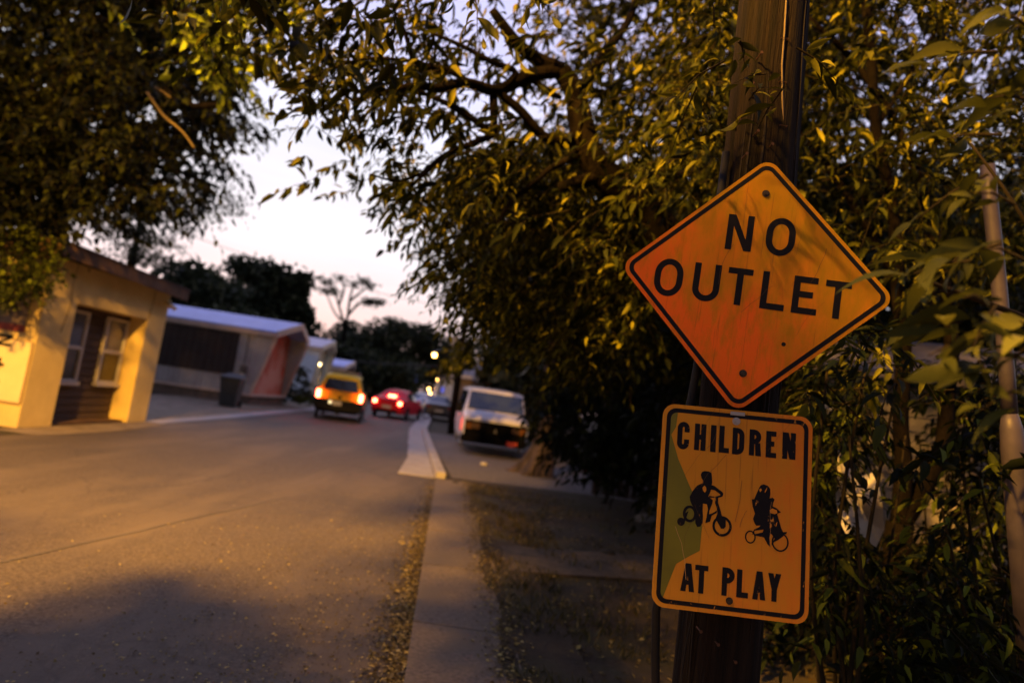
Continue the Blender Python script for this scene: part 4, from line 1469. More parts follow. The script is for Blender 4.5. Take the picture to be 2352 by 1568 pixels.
SH = empty('white_shed', (3.35, 6.6, 0), math.radians(-14), 'white clapboard shed glimpsed through the leaves right of the CHILDREN sign', 'shed')
b = MB()
M_CLAP = mat('white_clapboard', (.42, .38, .33), (.28, .25, .21), scale=4, rough=.7, bump=.2, bscale=20)
for i in range(15):
    z = .12 + i * .15
    b.prism([(0, .0, z), (0, -.022, z + .004), (0, -.004, z + .148), (0, .0, z + .148)], (3.4, 0, 0))
b.build('clapboard_wall', M_CLAP, SH)
MB().prism([(-.3, -.35, 2.40), (3.7, -.35, 2.40), (3.7, 1.8, 3.1), (-.3, 1.8, 3.1)], (0, 0, .07)).build('roof', mat('grey_roof', (.20, .18, .19), rough=.9), SH)
b = MB()
b.box(.0, .09, -.03, .06, 0, 2.38)
b.box(2.2, 2.28, -.03, .0, 1.0, 2.2)
b.build('trim', M_WHITE, SH)

# torn white sheet of plastic caught among the stems
ts = [(1925, 1030), (1945, 1070), (1975, 1095), (2003, 1085), (2020, 1120), (2028, 1165), (2030, 1215), (2012, 1258), (1985, 1235), (1960, 1205), (1945, 1230), (1930, 1200), (1920, 1150), (1922, 1090)]
b = MB()
ctr = at(1972, 1150, 3.35)
ring = [at(x, y, 3.35 + .12 * math.sin(i * 1.1)) for i, (x, y) in enumerate(ts)]
rin = [ctr.lerp(p, .5) + V((0, .07 * math.sin(i * 2.1 + 1), 0)) for i, p in enumerate(ring)]
nn = len(ring)
b.add(ring + rin + [ctr], [(i, (i + 1) % nn, nn + (i + 1) % nn, nn + i) for i in range(nn)] + [(nn + i, nn + (i + 1) % nn, 2 * nn) for i in range(nn)])
o = b.build('plastic_sheet', mat('torn_white_plastic', (.55, .52, .48), (.42, .39, .36), scale=5, rough=.6, bump=.5, bscale=12), None, smooth=True)
tag(o, 'torn white plastic sheet caught among stems right of the CHILDREN sign', 'plastic sheet')

# ================================================================== trees
def limb(b, pts, r0, r1, n=8, wob=.12):
    """smooth a surveyed polyline and sweep a tapering limb along it"""
    P = [V(p) for p in pts]
    out = []
    for i in range(len(P) - 1):
        p0, p1, p2, p3 = P[max(i - 1, 0)], P[i], P[i + 1], P[min(i + 2, len(P) - 1)]
        for k in range(4):
            t_ = k / 4
            out.append(.5 * ((2 * p1) + (p2 - p0) * t_ + (2 * p0 - 5 * p1 + 4 * p2 - p3) * t_ ** 2 + (3 * p1 - p0 - 3 * p2 + p3) * t_ ** 3))
    out.append(P[-1])
    m = len(out) - 1
    b.tube(out, [r0 + (r1 - r0) * i / m for i in range(m + 1)], n, wob=wob)
    return out


def zc(X, Y, d):
    """measured on an enlargement of the crown"""
    return at((650 + X / 1.742) * .9408, Y / 1.742 * .9408, d)


LAMP_HOLE = [(940, 760), (1030, 760), (1030, 850), (940, 850)]
# ---- the big leaning tree on the right
T1 = empty('shade_tree', (2.75, 5.7, 0), 0, 'large leaning shade tree arching over the street from behind the signs', 'tree')
b = MB()
tr = [(2.75, 5.7, -.1), (2.70, 5.65, .9), (2.45, 5.5, 1.7), (2.05, 5.35, 2.35), zc(1660, 960, 5.2), zc(1560, 850, 5.1), zc(1440, 745, 5.0), zc(1375, 650, 4.95), zc(1335, 510, 4.9), zc(1315, 400, 4.9), zc(1255, 300, 4.85)]
limb(b, tr, .21, .075, 14)
b.build('trunk', M_BARK, T1, smooth=True, loc=T1.location)
brs = []
LIMBS = [([(1255, 300, 4.85), (1170, 262, 4.8), (1085, 205, 4.7), (1040, 150, 4.6), (960, 40, 4.5)], .07, .03),
         ([(1255, 300, 4.85), (1110, 325, 4.7), (985, 385, 4.5), (850, 352, 4.3), (740, 378, 4.1), (640, 365, 3.95), (480, 400, 3.8)], .06, .018),
         ([(1375, 640, 4.95), (1300, 615, 4.9), (1180, 580, 4.75), (1085, 475, 4.6), (985, 390, 4.5)], .05, .03),
         ([(965, 400, 4.5), (968, 500, 4.45), (965, 570, 4.4), (900, 600, 4.35), (760, 660, 4.25), (680, 730, 4.2), (620, 790, 4.1)], .032, .012),
         ([(960, 568, 4.4), (840, 480, 4.3), (700, 410, 4.2), (560, 360, 4.1)], .028, .012),
         ([(850, 352, 4.3), (800, 310, 4.25), (640, 265, 4.2), (600, 170, 4.1), (560, 60, 4.0)], .03, .012),
         ([(985, 390, 4.5), (1060, 310, 4.5), (960, 265, 4.4), (840, 200, 4.3), (700, 140, 4.2)], .03, .012),
         ([(1110, 325, 4.7), (1220, 400, 4.8), (1250, 415, 4.85)], .025, .02),
         ([(1440, 745, 5.0), (1330, 775, 4.9), (1255, 795, 4.8)], .06, .045),
         ([(1375, 640, 4.95), (1220, 710, 4.85), (1160, 760, 4.8), (1040, 860, 4.7), (980, 960, 4.6)], .03, .012),
         ([(1560, 850, 5.1), (1640, 770, 5.3), (1742, 750, 5.6), (1900, 690, 6.0)], .05, .03),
         ([(1320, 420, 4.9), (1420, 250, 5.1), (1540, 90, 5.4), (1600, -90, 5.6)], .05, .025),
         ([(680, 730, 4.2), (560, 770, 4.15), (440, 740, 4.1)], .012, .006),
         ([(640, 265, 4.2), (420, 250, 4.1), (200, 330, 4.0), (60, 420, 3.95)], .014, .006)]
for pts, r0, r1 in LIMBS:
    b = MB()
    brs.append(limb(b, [zc(*p) for p in pts], r0, r1, 8))
    b.build('branch', M_BARK, T1, smooth=True, loc=T1.location)
CROWN_A = [(660, -420), (660, 60), (640, 140), (690, 175), (760, 170), (810, 230), (850, 290), (900, 310), (940, 380), (900, 400), (950, 450), (1050, 480), (1300, 560), (1560, 600), (1760, 300), (1760, -420)]
CROWN_A0 = [(690, -400), (1010, -400), (1010, 330), (830, 340), (720, 220)]
CROWN_B = [(915, 430), (962, 500), (985, 560), (1000, 610), (1025, 660), (1035, 715), (1070, 745), (1140, 765), (1180, 770), (1250, 800), (1310, 870), (1380, 860), (1440, 810), (1500, 770), (1530, 700), (1560, 400), (1300, 300), (1050, 350)]


def to_px(S):
    v = (S - np.array([[0, 0, CAM_H]])) @ RMn
    return PW / 2 + PF * v[:, 0] / -v[:, 2], PH / 2 - PF * v[:, 1] / -v[:, 2]


def thin(S, lines=(), polys=(), w=34, keep=.1):
    """prune most sprays that would hide a limb or an opening in the foliage"""
    x, y = to_px(S)
    k = np.ones(len(S), bool)
    for ln in lines:
        q = [(*to_px(np.array([p])), p[1]) for p in ln]
        for (x1, y1, d1), (x2, y2, d2) in zip(q, q[1:]):
            ex, ey = x2 - x1, y2 - y1
            t_ = np.clip(((x - x1) * ex + (y - y1) * ey) / (ex * ex + ey * ey + 1e-6), 0, 1)
            dd = np.hypot(x - x1 - t_ * ex, y + 25 - y1 - t_ * ey)
            k &= ~((dd < w) & (S[:, 1] < max(d1, d2) + .1))
    for pl_ in polys:
        k &= ~inpoly(x, y, pl_)
    return S[k | (RNG.uniform(0, 1, len(S)) < keep)]


def crown(name, root, S, k, length, lL, lW, m, droop=.5, hang=.7, out=None, shape='lance', twig=True):
    n = len(S)
    if out is None:
        D = RNG.normal(0, 1, (n, 3))
        D[:, 2] = D[:, 2] * .3
    else:
        D = np.array(out)[None, :] + RNG.normal(0, .75, (n, 3))
        D[:, 2] *= .5
    P, DD, U, L_, W_, tw = sprays(S, D, k, RNG.uniform(.6, 1.3, n) * length, lL, lW, droop, hang)
    ch = FOLIAGE.setdefault((root.name, name), [])
    ch.append(leaf_verts(P, DD, U, L_, W_, shape) + (m,))
    if twig:
        ch.append(twigs('twigs', tw, .004, M_TWIG, root))


S = np.concatenate([survey(CROWN_A, 760, 3.7, 5.4, 1.1, -.10, 1.0), survey(CROWN_A0, 120, 3.6, 4.8, 1.1, .0, 3.0)])
TRUNK_LINES = [[np.array(at(*to)) for to in [(1540, 540, 5.1), (1440, 460, 5.05), (1380, 400, 5.0), (1342, 350, 4.95), (1320, 270, 4.9), (1288, 165, 4.85)]]] + [[np.array(zc(*p)) for p in L_[0]] for L_ in LIMBS[:5]]
S = thin(S, TRUNK_LINES, w=36)
crown('crown', T1, S, 9, .40, .125, .036, M_LEAF, out=(-.5, -.1, -.15))
S = survey(CROWN_B, 1750, 5.0, 7.6, .9, -.16, 2.0)
S = thin(S, TRUNK_LINES, [LAMP_HOLE], w=40)
crown('crown', T1, S, 9, .36, .102, .031, M_LEAF2, out=(-.45, -.1, -.25))
# the far, denser side of the crown
CROWN_C = [(1060, 380), (1100, 560), (1130, 740), (1250, 790), (1420, 800), (1700, 860), (1900, 700), (2000, -300), (1300, -300), (1240, 240)]
S = survey(CROWN_C, 1900, 6.8, 10.0, .7, -.22, 5.0)
crown('crown', T1, S, 9, .55, .15, .055, M_LEAF, out=(-.3, -.2, -.25))
CROWN_E = [(1180, 480), (1180, 680), (1250, 760), (1480, 780), (1700, 840), (2000, 700), (2040, -300), (1420, -300), (1330, 300)]
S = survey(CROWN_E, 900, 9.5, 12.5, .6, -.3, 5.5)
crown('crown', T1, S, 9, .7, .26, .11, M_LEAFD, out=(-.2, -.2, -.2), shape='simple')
# boughs that reach out over the street above and behind the photographer
S = np.stack([RNG.uniform(-2.2, 3.2, 420), RNG.uniform(-1.5, 2.6, 420), RNG.uniform(3.9, 5.6, 420)], axis=1)
S = np.array([q for q in S if noise.noise(V(q) * .9) > -.02])
crown('crown', T1, S, 9, .45, .125, .04, M_LEAF)
S = np.stack([RNG.uniform(-3.2, -2.2, 150), RNG.uniform(1.6, 4.6, 150), RNG.uniform(4.5, 5.3, 150)], axis=1)
S = np.array([q for q in S if noise.noise(V(q) * 1.1) > .08])
crown('crown', T1, S, 9, .4, .125, .04, M_LEAF)
b = MB()
limb(b, [zc(1600, -90, 5.6), (2.2, 3.8, 5.0), (1.2, 2.0, 5.1), (-.3, .6, 5.0), (-1.6, -.4, 4.8)], .05, .02)
b.build('branch', M_BARK, T1, smooth=True, loc=T1.location)
# low drooping spray in front of the crown, top centre
S = np.array([at(x, y, d) for x, y, d in ((1060, -40, 2.3), (1110, -60, 2.2), (1180, -30, 2.4), (1240, -50, 2.3), (1290, -30, 2.5), (1150, -80, 2.2), (1090, -10, 2.5), (1330, -60, 2.4))])
crown('crown', T1, S, 7, .16, .105, .032, M_NEAR, droop=.8, hang=1.1, shape='fine')
# sprays hanging across the pole
S = np.array([at(x, y, d) for x, y, d in ((1640, 60, 1.9), (1700, 95, 1.88), (1665, 140, 1.92), (1600, 200, 1.95), (1760, 170, 1.86), (1720, 230, 1.88), (1640, 260, 1.92), (1690, 300, 1.9), (1800, 200, 1.9), (1610, 310, 1.95), (1830, 110, 1.95))])
crown('crown', T1, S, 6, .15, .075, .020, M_LEAF2, droop=.5, hang=.5, shape='fine')

# ---- forked tree behind the right-hand shrubs
T2 = empty('forked_tree', at(2066, 1290, 4.4).xy.to_3d(), 0, 'thin forked tree rising behind the shrubs right of the signs', 'tree')
base = T2.location.copy()
b = MB()
limb(b, [base + V((0, 0, -.05)), at(2066, 1200, 4.4)], .10, .09, 10)
b.build('trunk', M_BARK, T2, smooth=True, loc=base)
for pts, r0, r1 in (([(2066, 1205, 4.4), (2075, 1080, 4.4), (2068, 960, 4.45), (2075, 800, 4.5), (2060, 640, 4.6), (2054, 504, 4.7), (2012, 294, 4.8), (1999, 105, 4.9), (1975, -120, 5.0)], .062, .035),
                    ([(2066, 1205, 4.4), (2120, 1120, 4.4), (2165, 1030, 4.4), (2175, 920, 4.45), (2185, 760, 4.5), (2150, 560, 4.6), (2083, 336, 4.8), (1974, 155, 5.0), (1848, 34, 5.2)], .070, .02),
                    ([(2060, 640, 4.6), (1990, 520, 4.7), (1900, 380, 4.9), (1830, 300, 5.0)], .04, .02),
                    ([(2012, 294, 4.8), (2110, 140, 4.9), (2200, -20, 5.0)], .025, .012)):
    b = MB()
    limb(b, [at(*p) for p in pts], r0, r1, 8)
    b.build('branch', M_BARK, T2, smooth=True, loc=base)
CR2 = [(1560, -350), (1560, 380), (1800, 380), (1960, 560), (2060, 640), (2500, 640), (2500, -350)]
S = np.concatenate([survey(CR2, 900, 3.5, 6.0, 1.1, -.10, 8.0), survey([(1560, -300), (1700, -300), (1690, 380), (1500, 460)], 120, 3.2, 4.8, 1.2, -.2, 8.5)])
crown('crown', T2, S, 9, .36, .105, .032, M_LEAF2, out=(-.2, -.3, .0))
S = survey(CR2, 1000, 6.5, 9.5, .7, -.2, 9.0)
crown('crown', T2, S, 9, .55, .15, .055, M_LEAF, out=(-.2, -.2, -.1))

S = survey(CR2, 800, 9.5, 12.5, .6, -.3, 9.5)
crown('crown', T2, S, 9, .7, .26, .11, M_LEAFD, out=(-.2, -.2, -.1), shape='simple')
# ---- shrubs at the right, lit tips in front and a dark mass behind
OPENINGS = [[(2000, 800), (2190, 810), (2180, 1190), (2060, 1270), (2000, 1150)], [(1925, 1010), (2040, 1060), (2040, 1230), (1940, 1210)]]


def shrub(name, label, base, poly, n, y0, y1, m, lL, lW, seed, stems, k=8, ln=.3, thr=-.12):
    r = empty(name, base, 0, label, 'shrub')
    for s in stems:
        b = MB()
        limb(b, [V(q) for q in s], .014, .005, 6)
        b.build('stem', M_TWIG, r, smooth=True, loc=r.location)
    S = thin(survey(poly, n, y0, y1, 1.3, thr, seed), polys=OPENINGS, keep=.04)
    crown('foliage', r, S, k, ln, lL, lW, m, out=(-.25, -.45, .05))
    return r


def stems_from(base, tops):
    o = []
    for t_ in tops:
        a, c = V(base), V(t_)
        m = a.lerp(c, .5) + V((RNG.uniform(-.08, .08), RNG.uniform(-.08, .08), 0))
        o.append([a + V((RNG.uniform(-.1, .1), RNG.uniform(-.1, .1), -.03)), m, c])
    return o


bs = (1.75, 2.9, 0)
shrub('leafy_shrub', 'leafy shrub with bright yellow green tips just right of the diamond sign', bs, [(1860, 800), (1960, 740), (2090, 760), (2120, 900), (2060, 960), (1930, 930), (1840, 900)], 70, 2.5, 3.2, M_LEAF2, .085, .026, 1.5,
      stems_from(bs, [at(1900, 850, 2.8), at(1990, 840, 2.9), at(2060, 880, 2.9), at(1950, 1000, 2.8)]))
bs = (2.1, 3.6, 0)
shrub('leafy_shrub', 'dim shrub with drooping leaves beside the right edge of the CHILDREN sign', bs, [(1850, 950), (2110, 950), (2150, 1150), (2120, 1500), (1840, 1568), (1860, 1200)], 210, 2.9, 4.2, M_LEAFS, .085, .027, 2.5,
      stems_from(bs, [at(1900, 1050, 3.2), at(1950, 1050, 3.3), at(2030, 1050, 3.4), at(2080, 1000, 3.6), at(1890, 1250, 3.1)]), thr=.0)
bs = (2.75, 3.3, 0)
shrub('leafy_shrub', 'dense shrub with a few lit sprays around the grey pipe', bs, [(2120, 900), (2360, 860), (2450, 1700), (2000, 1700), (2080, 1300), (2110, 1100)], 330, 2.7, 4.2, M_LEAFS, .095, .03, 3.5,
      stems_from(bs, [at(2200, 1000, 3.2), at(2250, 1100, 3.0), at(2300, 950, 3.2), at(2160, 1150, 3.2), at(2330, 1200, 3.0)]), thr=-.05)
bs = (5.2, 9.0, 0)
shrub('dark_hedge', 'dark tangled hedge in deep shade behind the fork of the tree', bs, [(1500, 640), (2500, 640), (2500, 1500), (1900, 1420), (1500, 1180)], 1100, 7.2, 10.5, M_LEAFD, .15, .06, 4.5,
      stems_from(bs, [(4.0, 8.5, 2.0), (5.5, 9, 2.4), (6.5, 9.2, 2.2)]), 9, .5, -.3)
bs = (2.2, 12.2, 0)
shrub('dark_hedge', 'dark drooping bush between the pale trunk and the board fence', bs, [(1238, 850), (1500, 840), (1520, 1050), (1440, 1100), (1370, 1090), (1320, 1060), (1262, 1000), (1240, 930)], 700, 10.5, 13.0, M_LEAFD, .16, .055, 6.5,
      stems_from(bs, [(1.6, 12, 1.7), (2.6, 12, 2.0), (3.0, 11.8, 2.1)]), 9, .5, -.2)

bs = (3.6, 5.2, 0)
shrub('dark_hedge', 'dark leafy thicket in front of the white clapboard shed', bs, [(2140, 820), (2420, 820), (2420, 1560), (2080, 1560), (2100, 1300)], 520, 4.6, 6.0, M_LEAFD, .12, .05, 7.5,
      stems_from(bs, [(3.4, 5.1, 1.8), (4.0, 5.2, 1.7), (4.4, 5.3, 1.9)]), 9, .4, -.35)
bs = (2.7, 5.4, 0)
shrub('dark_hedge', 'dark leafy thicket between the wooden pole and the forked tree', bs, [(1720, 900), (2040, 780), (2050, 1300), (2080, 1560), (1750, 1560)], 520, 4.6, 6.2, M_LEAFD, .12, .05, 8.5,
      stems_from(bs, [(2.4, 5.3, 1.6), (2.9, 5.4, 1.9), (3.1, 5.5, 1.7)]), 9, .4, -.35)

# near branch out of focus at the right
NB = empty('overhanging_branch', (1.75, 1.45, 0), 0, 'out of focus leafy branch close to the camera at the right edge', 'branch')
stem_pts = [(2.2, 1.5, .2), at(2480, 900, 1.5), at(2400, 760, 1.45), at(2250, 690, 1.4), at(2110, 640, 1.4)]
b = MB()
limb(b, stem_pts, .012, .004, 6)
b.build('stem', M_TWIG, NB, smooth=True, loc=NB.location)
b = MB()
limb(b, [at(2480, 900, 1.5), at(2420, 640, 1.5), at(2330, 470, 1.5), at(2230, 330, 1.55)], .008, .003, 6)
b.build('stem', M_TWIG, NB, smooth=True, loc=NB.location)
NP = [(2260, 690, 1.38), (2290, 700, 1.4), (2350, 740, 1.42), (2270, 770, 1.36), (2330, 820, 1.36), (2400, 760, 1.4), (2230, 600, 1.5), (2300, 560, 1.5), (2360, 600, 1.45), (2330, 470, 1.5), (2380, 400, 1.5), (2270, 400, 1.55), (2300, 310, 1.6), (2360, 230, 1.6), (2250, 830, 1.5), (2370, 900, 1.4), (2210, 740, 1.6), (2200, 660, 1.7), (2360, 60, 1.6), (2290, 120, 1.65)]
S = np.array([V((0, 0, CAM_H)).lerp(at(*p), .76) for p in NP])
crown('leaves', NB, S, 6, .13, .088, .029, M_NEAR, droop=.35, hang=.35, out=(-.8, -.1, .15), shape='fine')

# ---- big tree on the left, rising behind the building
TL = empty('shade_tree', (-11.6, 16.2, 0), 0, 'tall dark tree at the left, its crown hanging over the stucco building', 'tree')
b = MB()
limb(b, [(-11.6, 16.2, -.1), (-11.5, 16.0, 2.4), at(118, 500, 15.6), at(150, 300, 15.0), at(220, 60, 14.0)], .42, .22, 14)
b.build('trunk', M_BARK, TL, smooth=True, loc=TL.location)
for pts, r0, r1 in (([(150, 300, 15.0), (230, 200, 13), (340, 190, 11), (420, 240, 9.5), (520, 240, 8.5)], .16, .03), ([(220, 60, 14), (330, 0, 11), (450, 40, 9), (560, 110, 8)], .16, .03),
                    ([(118, 480, 15.6), (230, 420, 14.5), (350, 380, 13.5), (500, 430, 12.5)], .12, .03), ([(150, 300, 15.0), (60, 200, 13), (-60, 60, 11)], .15, .05)):
    b = MB()
    limb(b, [at(*p) for p in pts], r0, r1, 8)
    b.build('branch', M_BARK, TL, smooth=True, loc=TL.location)
for pts in ([(338, 212, 8.2), (372, 262, 8.2), (405, 290, 8.2), (425, 310, 8.2), (446, 340, 8.2)], [(356, 200, 8.2), (392, 224, 8.2)]):
    b = MB()
    limb(b, [at(*p) for p in pts], .022, .012, 6)
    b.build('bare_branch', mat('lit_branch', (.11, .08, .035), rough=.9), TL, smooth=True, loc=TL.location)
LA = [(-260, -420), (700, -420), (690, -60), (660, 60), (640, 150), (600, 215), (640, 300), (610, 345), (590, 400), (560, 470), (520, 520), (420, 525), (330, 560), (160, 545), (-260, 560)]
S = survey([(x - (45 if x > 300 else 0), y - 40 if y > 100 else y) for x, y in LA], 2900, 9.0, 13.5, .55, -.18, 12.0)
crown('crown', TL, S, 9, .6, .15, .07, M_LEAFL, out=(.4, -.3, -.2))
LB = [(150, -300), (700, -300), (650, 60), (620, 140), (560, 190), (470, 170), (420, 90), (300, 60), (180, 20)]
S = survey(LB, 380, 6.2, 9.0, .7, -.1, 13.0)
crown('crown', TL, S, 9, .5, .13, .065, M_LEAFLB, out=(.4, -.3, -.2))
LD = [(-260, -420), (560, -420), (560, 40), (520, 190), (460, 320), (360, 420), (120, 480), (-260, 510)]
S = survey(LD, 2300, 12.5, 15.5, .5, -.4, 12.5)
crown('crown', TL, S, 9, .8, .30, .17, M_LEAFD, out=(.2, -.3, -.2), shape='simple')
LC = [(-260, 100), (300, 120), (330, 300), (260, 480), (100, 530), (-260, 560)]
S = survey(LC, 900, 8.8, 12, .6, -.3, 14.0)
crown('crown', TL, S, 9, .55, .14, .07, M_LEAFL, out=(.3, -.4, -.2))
# its outermost boughs over the near street, left of the photographer
S = np.stack([RNG.uniform(-4.6, -1.9, 330), RNG.uniform(.2, 2.4, 330), RNG.uniform(3.3, 5.0, 330)], axis=1)
S = np.array([q for q in S if noise.noise(V(q) * .8 + V((4, 0, 0))) > .02])
crown('crown', TL, S, 9, .5, .13, .065, M_LEAFL)

# unseen leaf sprays added on the lamp's rays to shade road, sidewalk and signs
LAMP = V((-4.2, -.6, 7.8))


def boughs(root, ground, n, m, f0=.42, f1=.56, thr=-1, seed=0.0):  # adds shading sprays between target points and the lamp
    out_ = []
    while len(out_) < n:
        p = ground()
        q = p.lerp(LAMP, RNG.uniform(f0, f1))
        if noise.noise(q * 1.4 + V((seed, 0, 0))) > thr:
            out_.append(q)
    crown('crown', root, np.array(out_), 9, .34, .125, .05, m)


def gpoly(poly):
    xs_, ys_ = [p[0] for p in poly], [p[1] for p in poly]

    def f():
        while True:
            x, y = RNG.uniform(min(xs_), max(xs_)), RNG.uniform(min(ys_), max(ys_))
            if inpoly(np.array([x]), np.array([y]), poly)[0]:
                return gp(x, y)
    return f


boughs(TL, gpoly([(250, 1370), (460, 1345), (480, 1400), (330, 1420)]), 44, M_LEAFL)  # unseen shading sprays, as in the calls below
boughs(TL, gpoly([(380, 1400), (700, 1400), (900, 1450), (900, 1700), (300, 1800), (-200, 1800), (-100, 1480), (200, 1490), (420, 1470)]), 330, M_LEAFL, thr=-.15)
boughs(T1, gpoly([(1110, 1090), (1500, 1100), (1650, 1568), (1120, 1568), (1170, 1450), (1080, 1410), (1180, 1350), (1230, 1290), (1100, 1230), (1060, 1180)]), 300, M_LEAF, thr=-.12, seed=3)
boughs(T1, gpoly([(985, 1235), (1100, 1230), (1130, 1260), (1040, 1255)]), 7, M_LEAF)
boughs(T1, gpoly([(960, 1400), (1120, 1390), (1150, 1430), (1010, 1425)]), 8, M_LEAF)
boughs(T1, gpoly([(960, 1500), (1120, 1490), (1150, 1560), (990, 1530)]), 8, M_LEAF)
boughs(T1, lambda: V((.75 + RNG.uniform(-.5, .5), 2.0, 1.75 + RNG.uniform(-.75, .75))), 62, M_LEAF, .52, .72)  # unseen shading sprays

# ivy spilling over the near corner of the roof
iv = empty('climbing_vine', (-8.3, 10.2, 2.2), 0, 'yellow green vine hanging over the near roof corner of the stucco building', 'vine')
S = survey([(-120, 500), (60, 500), (135, 545), (140, 620), (110, 660), (40, 690), (-120, 660)], 620, 9.7, 10.3, .9, -.5, 15.0)
crown('foliage', iv, S, 8, .22, .06, .042, M_IVY, droop=.9, out=(.2, -.3, -.4))

# bush beside the grey blue mobile home
bq = gp(668, 915)
bu = empty('garden_bush', (bq.x - .3, 29.0, 0), 0, 'dark bush growing between the two nearer mobile homes', 'bush')
S = survey([(660, 850), (700, 838), (712, 870), (722, 905), (700, 918), (650, 920), (648, 890)], 150, 29.8, 31, 1, -.5, 16.0)
crown('foliage', bu, S, 8, .4, .16, .09, M_FAR)
MB().tube([(bq.x - .3, 29.4, 0), (bq.x - .2, 29.6, 1.3)], .06, 7).build('stem', M_BARK, bu, loc=bu.location)
wd = empty('weed_clump', tuple(gp(712, 918)), 0, 'low green weeds at the foot of the pale blue mobile home', 'weeds')
S = survey([(685, 905), (725, 905), (735, 922), (690, 926)], 60, 27.5, 28.2, 1, -.8, 17.0)
crown('foliage', wd, S, 7, .3, .14, .05, M_IVY)

# ---- pale flared trunk by the van, under the canopy
pt_ = gp(1215, 1088)
T3 = empty('pale_trunked_tree', (pt_.x, pt_.y, 0), 0, 'tree with pale flared roots beside the white van', 'tree')
c0 = V((pt_.x + .15, pt_.y, 0))
b = MB()
rings = []
for z, r, ox in ((-.05, .58, -.16), (.10, .44, -.08), (.35, .33, .02), (.7, .27, .10), (1.2, .24, .17), (2.0, .26, .12), (3.5, .22, .1), (5, .16, .05)):
    rings.append([c0 + V((ox + r * (1 + (.22 if z < .6 else .06) * math.cos(4 * a + .5)) * math.cos(a), r * (1 + (.22 if z < .6 else .06) * math.cos(4 * a + .5)) * math.sin(a), z)) for a in [2 * math.pi * k / 28 for k in range(28)]])
b.loft(rings)
b.build('trunk', M_PALEBARK, T3, smooth=True, loc=T3.location)
S = survey([(1070, 560), (1060, 690), (1150, 745), (1250, 775), (1420, 800), (1420, 400), (1070, 420)], 800, 12.5, 17, .5, -.3, 18.0)
S = thin(S, polys=[[(930, 740), (1075, 740), (1075, 860), (930, 860)]], keep=0)
crown('crown', T3, S, 9, .6, .2, .08, M_LEAF, out=(-.3, -.3, -.2))
S = survey([(1040, 790), (1090, 780), (1100, 815), (1050, 850), (1000, 852), (985, 838), (1020, 830)], 70, 13, 16, .5, -.6, 19.0)
S = thin(S, polys=[[(950, 775), (1040, 775), (1040, 848), (950, 848)]], keep=0)
crown('crown', T3, S, 8, .30, .2, .08, M_LEAF2, out=(-.4, -.3, -.3))

# ---- distant trees against the sunset
def far_tree(px, py, Y, w, label, name='distant_tree', shape='round', n=2600, lit=0, base_z=0):
    top = at(px, py, Y)
    r = empty(name, (top.x, Y, 0), 0, label, 'tree', 'trees beyond the mobile homes')
    H = top.z
    b = MB()
    limb(b, [(top.x, Y, -.1), (top.x + .2, Y, H * .4), (top.x, Y, H * .85)], .35, .08, 8)
    b.build('trunk', M_BARK, r, smooth=True, loc=r.location)
    cs = []
    nc = 26
    for i in range(nc):
        t_ = RNG.uniform(.12, 1)
        if shape == 'cone':
            rad = w * (1.0 - t_) ** 1.1 * 1.0 + .05
        else:
            rad = w * math.sqrt(max(.02, 1 - (2 * t_ - 1.05) ** 2))
        a = RNG.uniform(0, 2 * math.pi)
        q = rad * math.sqrt(RNG.uniform(.2, 1))
        cs.append((top.x + q * math.cos(a), Y + q * math.sin(a), H * (.1 + .88 * t_)))
    cs = np.array(cs)
    idx = RNG.integers(0, nc, n)
    sz = w * (.34 if shape == 'round' else .24)
    P = cs[idx] + RNG.normal(0, 1, (n, 3)) * sz * np.array([[.55, .55, .42]])
    k = P[:, 2] < H + .1
    P = P[k]
    m = len(P)
    D = RNG.normal(0, 1, (m, 3))
    D[:, 2] -= .4
    leaves('crown', P, D, RNG.normal(0, 1, (m, 3)), RNG.uniform(.4, .95, m), RNG.uniform(.3, .6, m), M_FAR, r, 'simple')
    return r


far_tree(418, 606, 46, 4.0, 'broad dark tree rising directly behind the grey blue mobile home')
far_tree(480, 634, 50, 3.6, 'dark tree second along the skyline behind the grey blue mobile home')
far_tree(540, 660, 58, 3.4, 'lower dark tree in the dip of the skyline left of the round-topped tree')
far_tree(606, 602, 62, 4.2, 'round-topped dark tree standing highest on the distant skyline', n=4200)
far_tree(702, 628, 60, 2.9, 'dark pointed tree right of the round-topped one', shape='cone', n=3600)
far_tree(655, 676, 66, 3.6, 'dark tree filling the gap between the round-topped and pointed trees')
far_tree(775, 760, 80, 5.5, 'dark tree under the sparse bare-limbed tree', n=4200)
far_tree(850, 748, 84, 5.0, 'dark spreading tree over the yellow car and the red sedan', n=4200)
far_tree(935, 742, 88, 6.0, 'dark tree closing the end of the street left of the street lamp', n=4200)
far_tree(1010, 765, 92, 6.5, 'dark tree closing the end of the street behind the street lamp', n=3600)
far_tree(1090, 780, 96, 6.5, 'dark far tree glimpsed above the tan house roof', n=1500)
far_tree(560, 720, 44, 3.0, 'dark low tree just above the white roof of the grey blue mobile home')
far_tree(820, 800, 66, 4.0, 'lower dark tree directly above the low cream mobile home', n=3000)
far_tree(905, 830, 70, 4.0, 'lowest dark tree above the red sedan at the street end', n=3000)

for px, py, Y, w_, lab in ((1290, 560, 30, 3.2, 'dark tree behind the tan house, half hidden by the leaning tree'), (1330, 520, 26, 3.6, 'dark tree standing behind the left end of the board fence'),
                           (1500, 470, 24, 3.6, 'dark tree behind the board fence, hidden by the diamond sign'), (1700, 430, 22, 3.6, 'dark tree behind the wooden pole carrying the signs'),
                           (1900, 420, 20, 3.6, 'dark tree in the gap just right of the wooden pole'), (2120, 430, 18, 3.6, 'dark tree far behind the forked tree'), (2330, 440, 17, 3.6, 'dark tree far behind the grey pipe')):
    o = far_tree(px, py, Y, w_, lab, n=3000)
    o['group'] = 'dark trees behind the board fence'

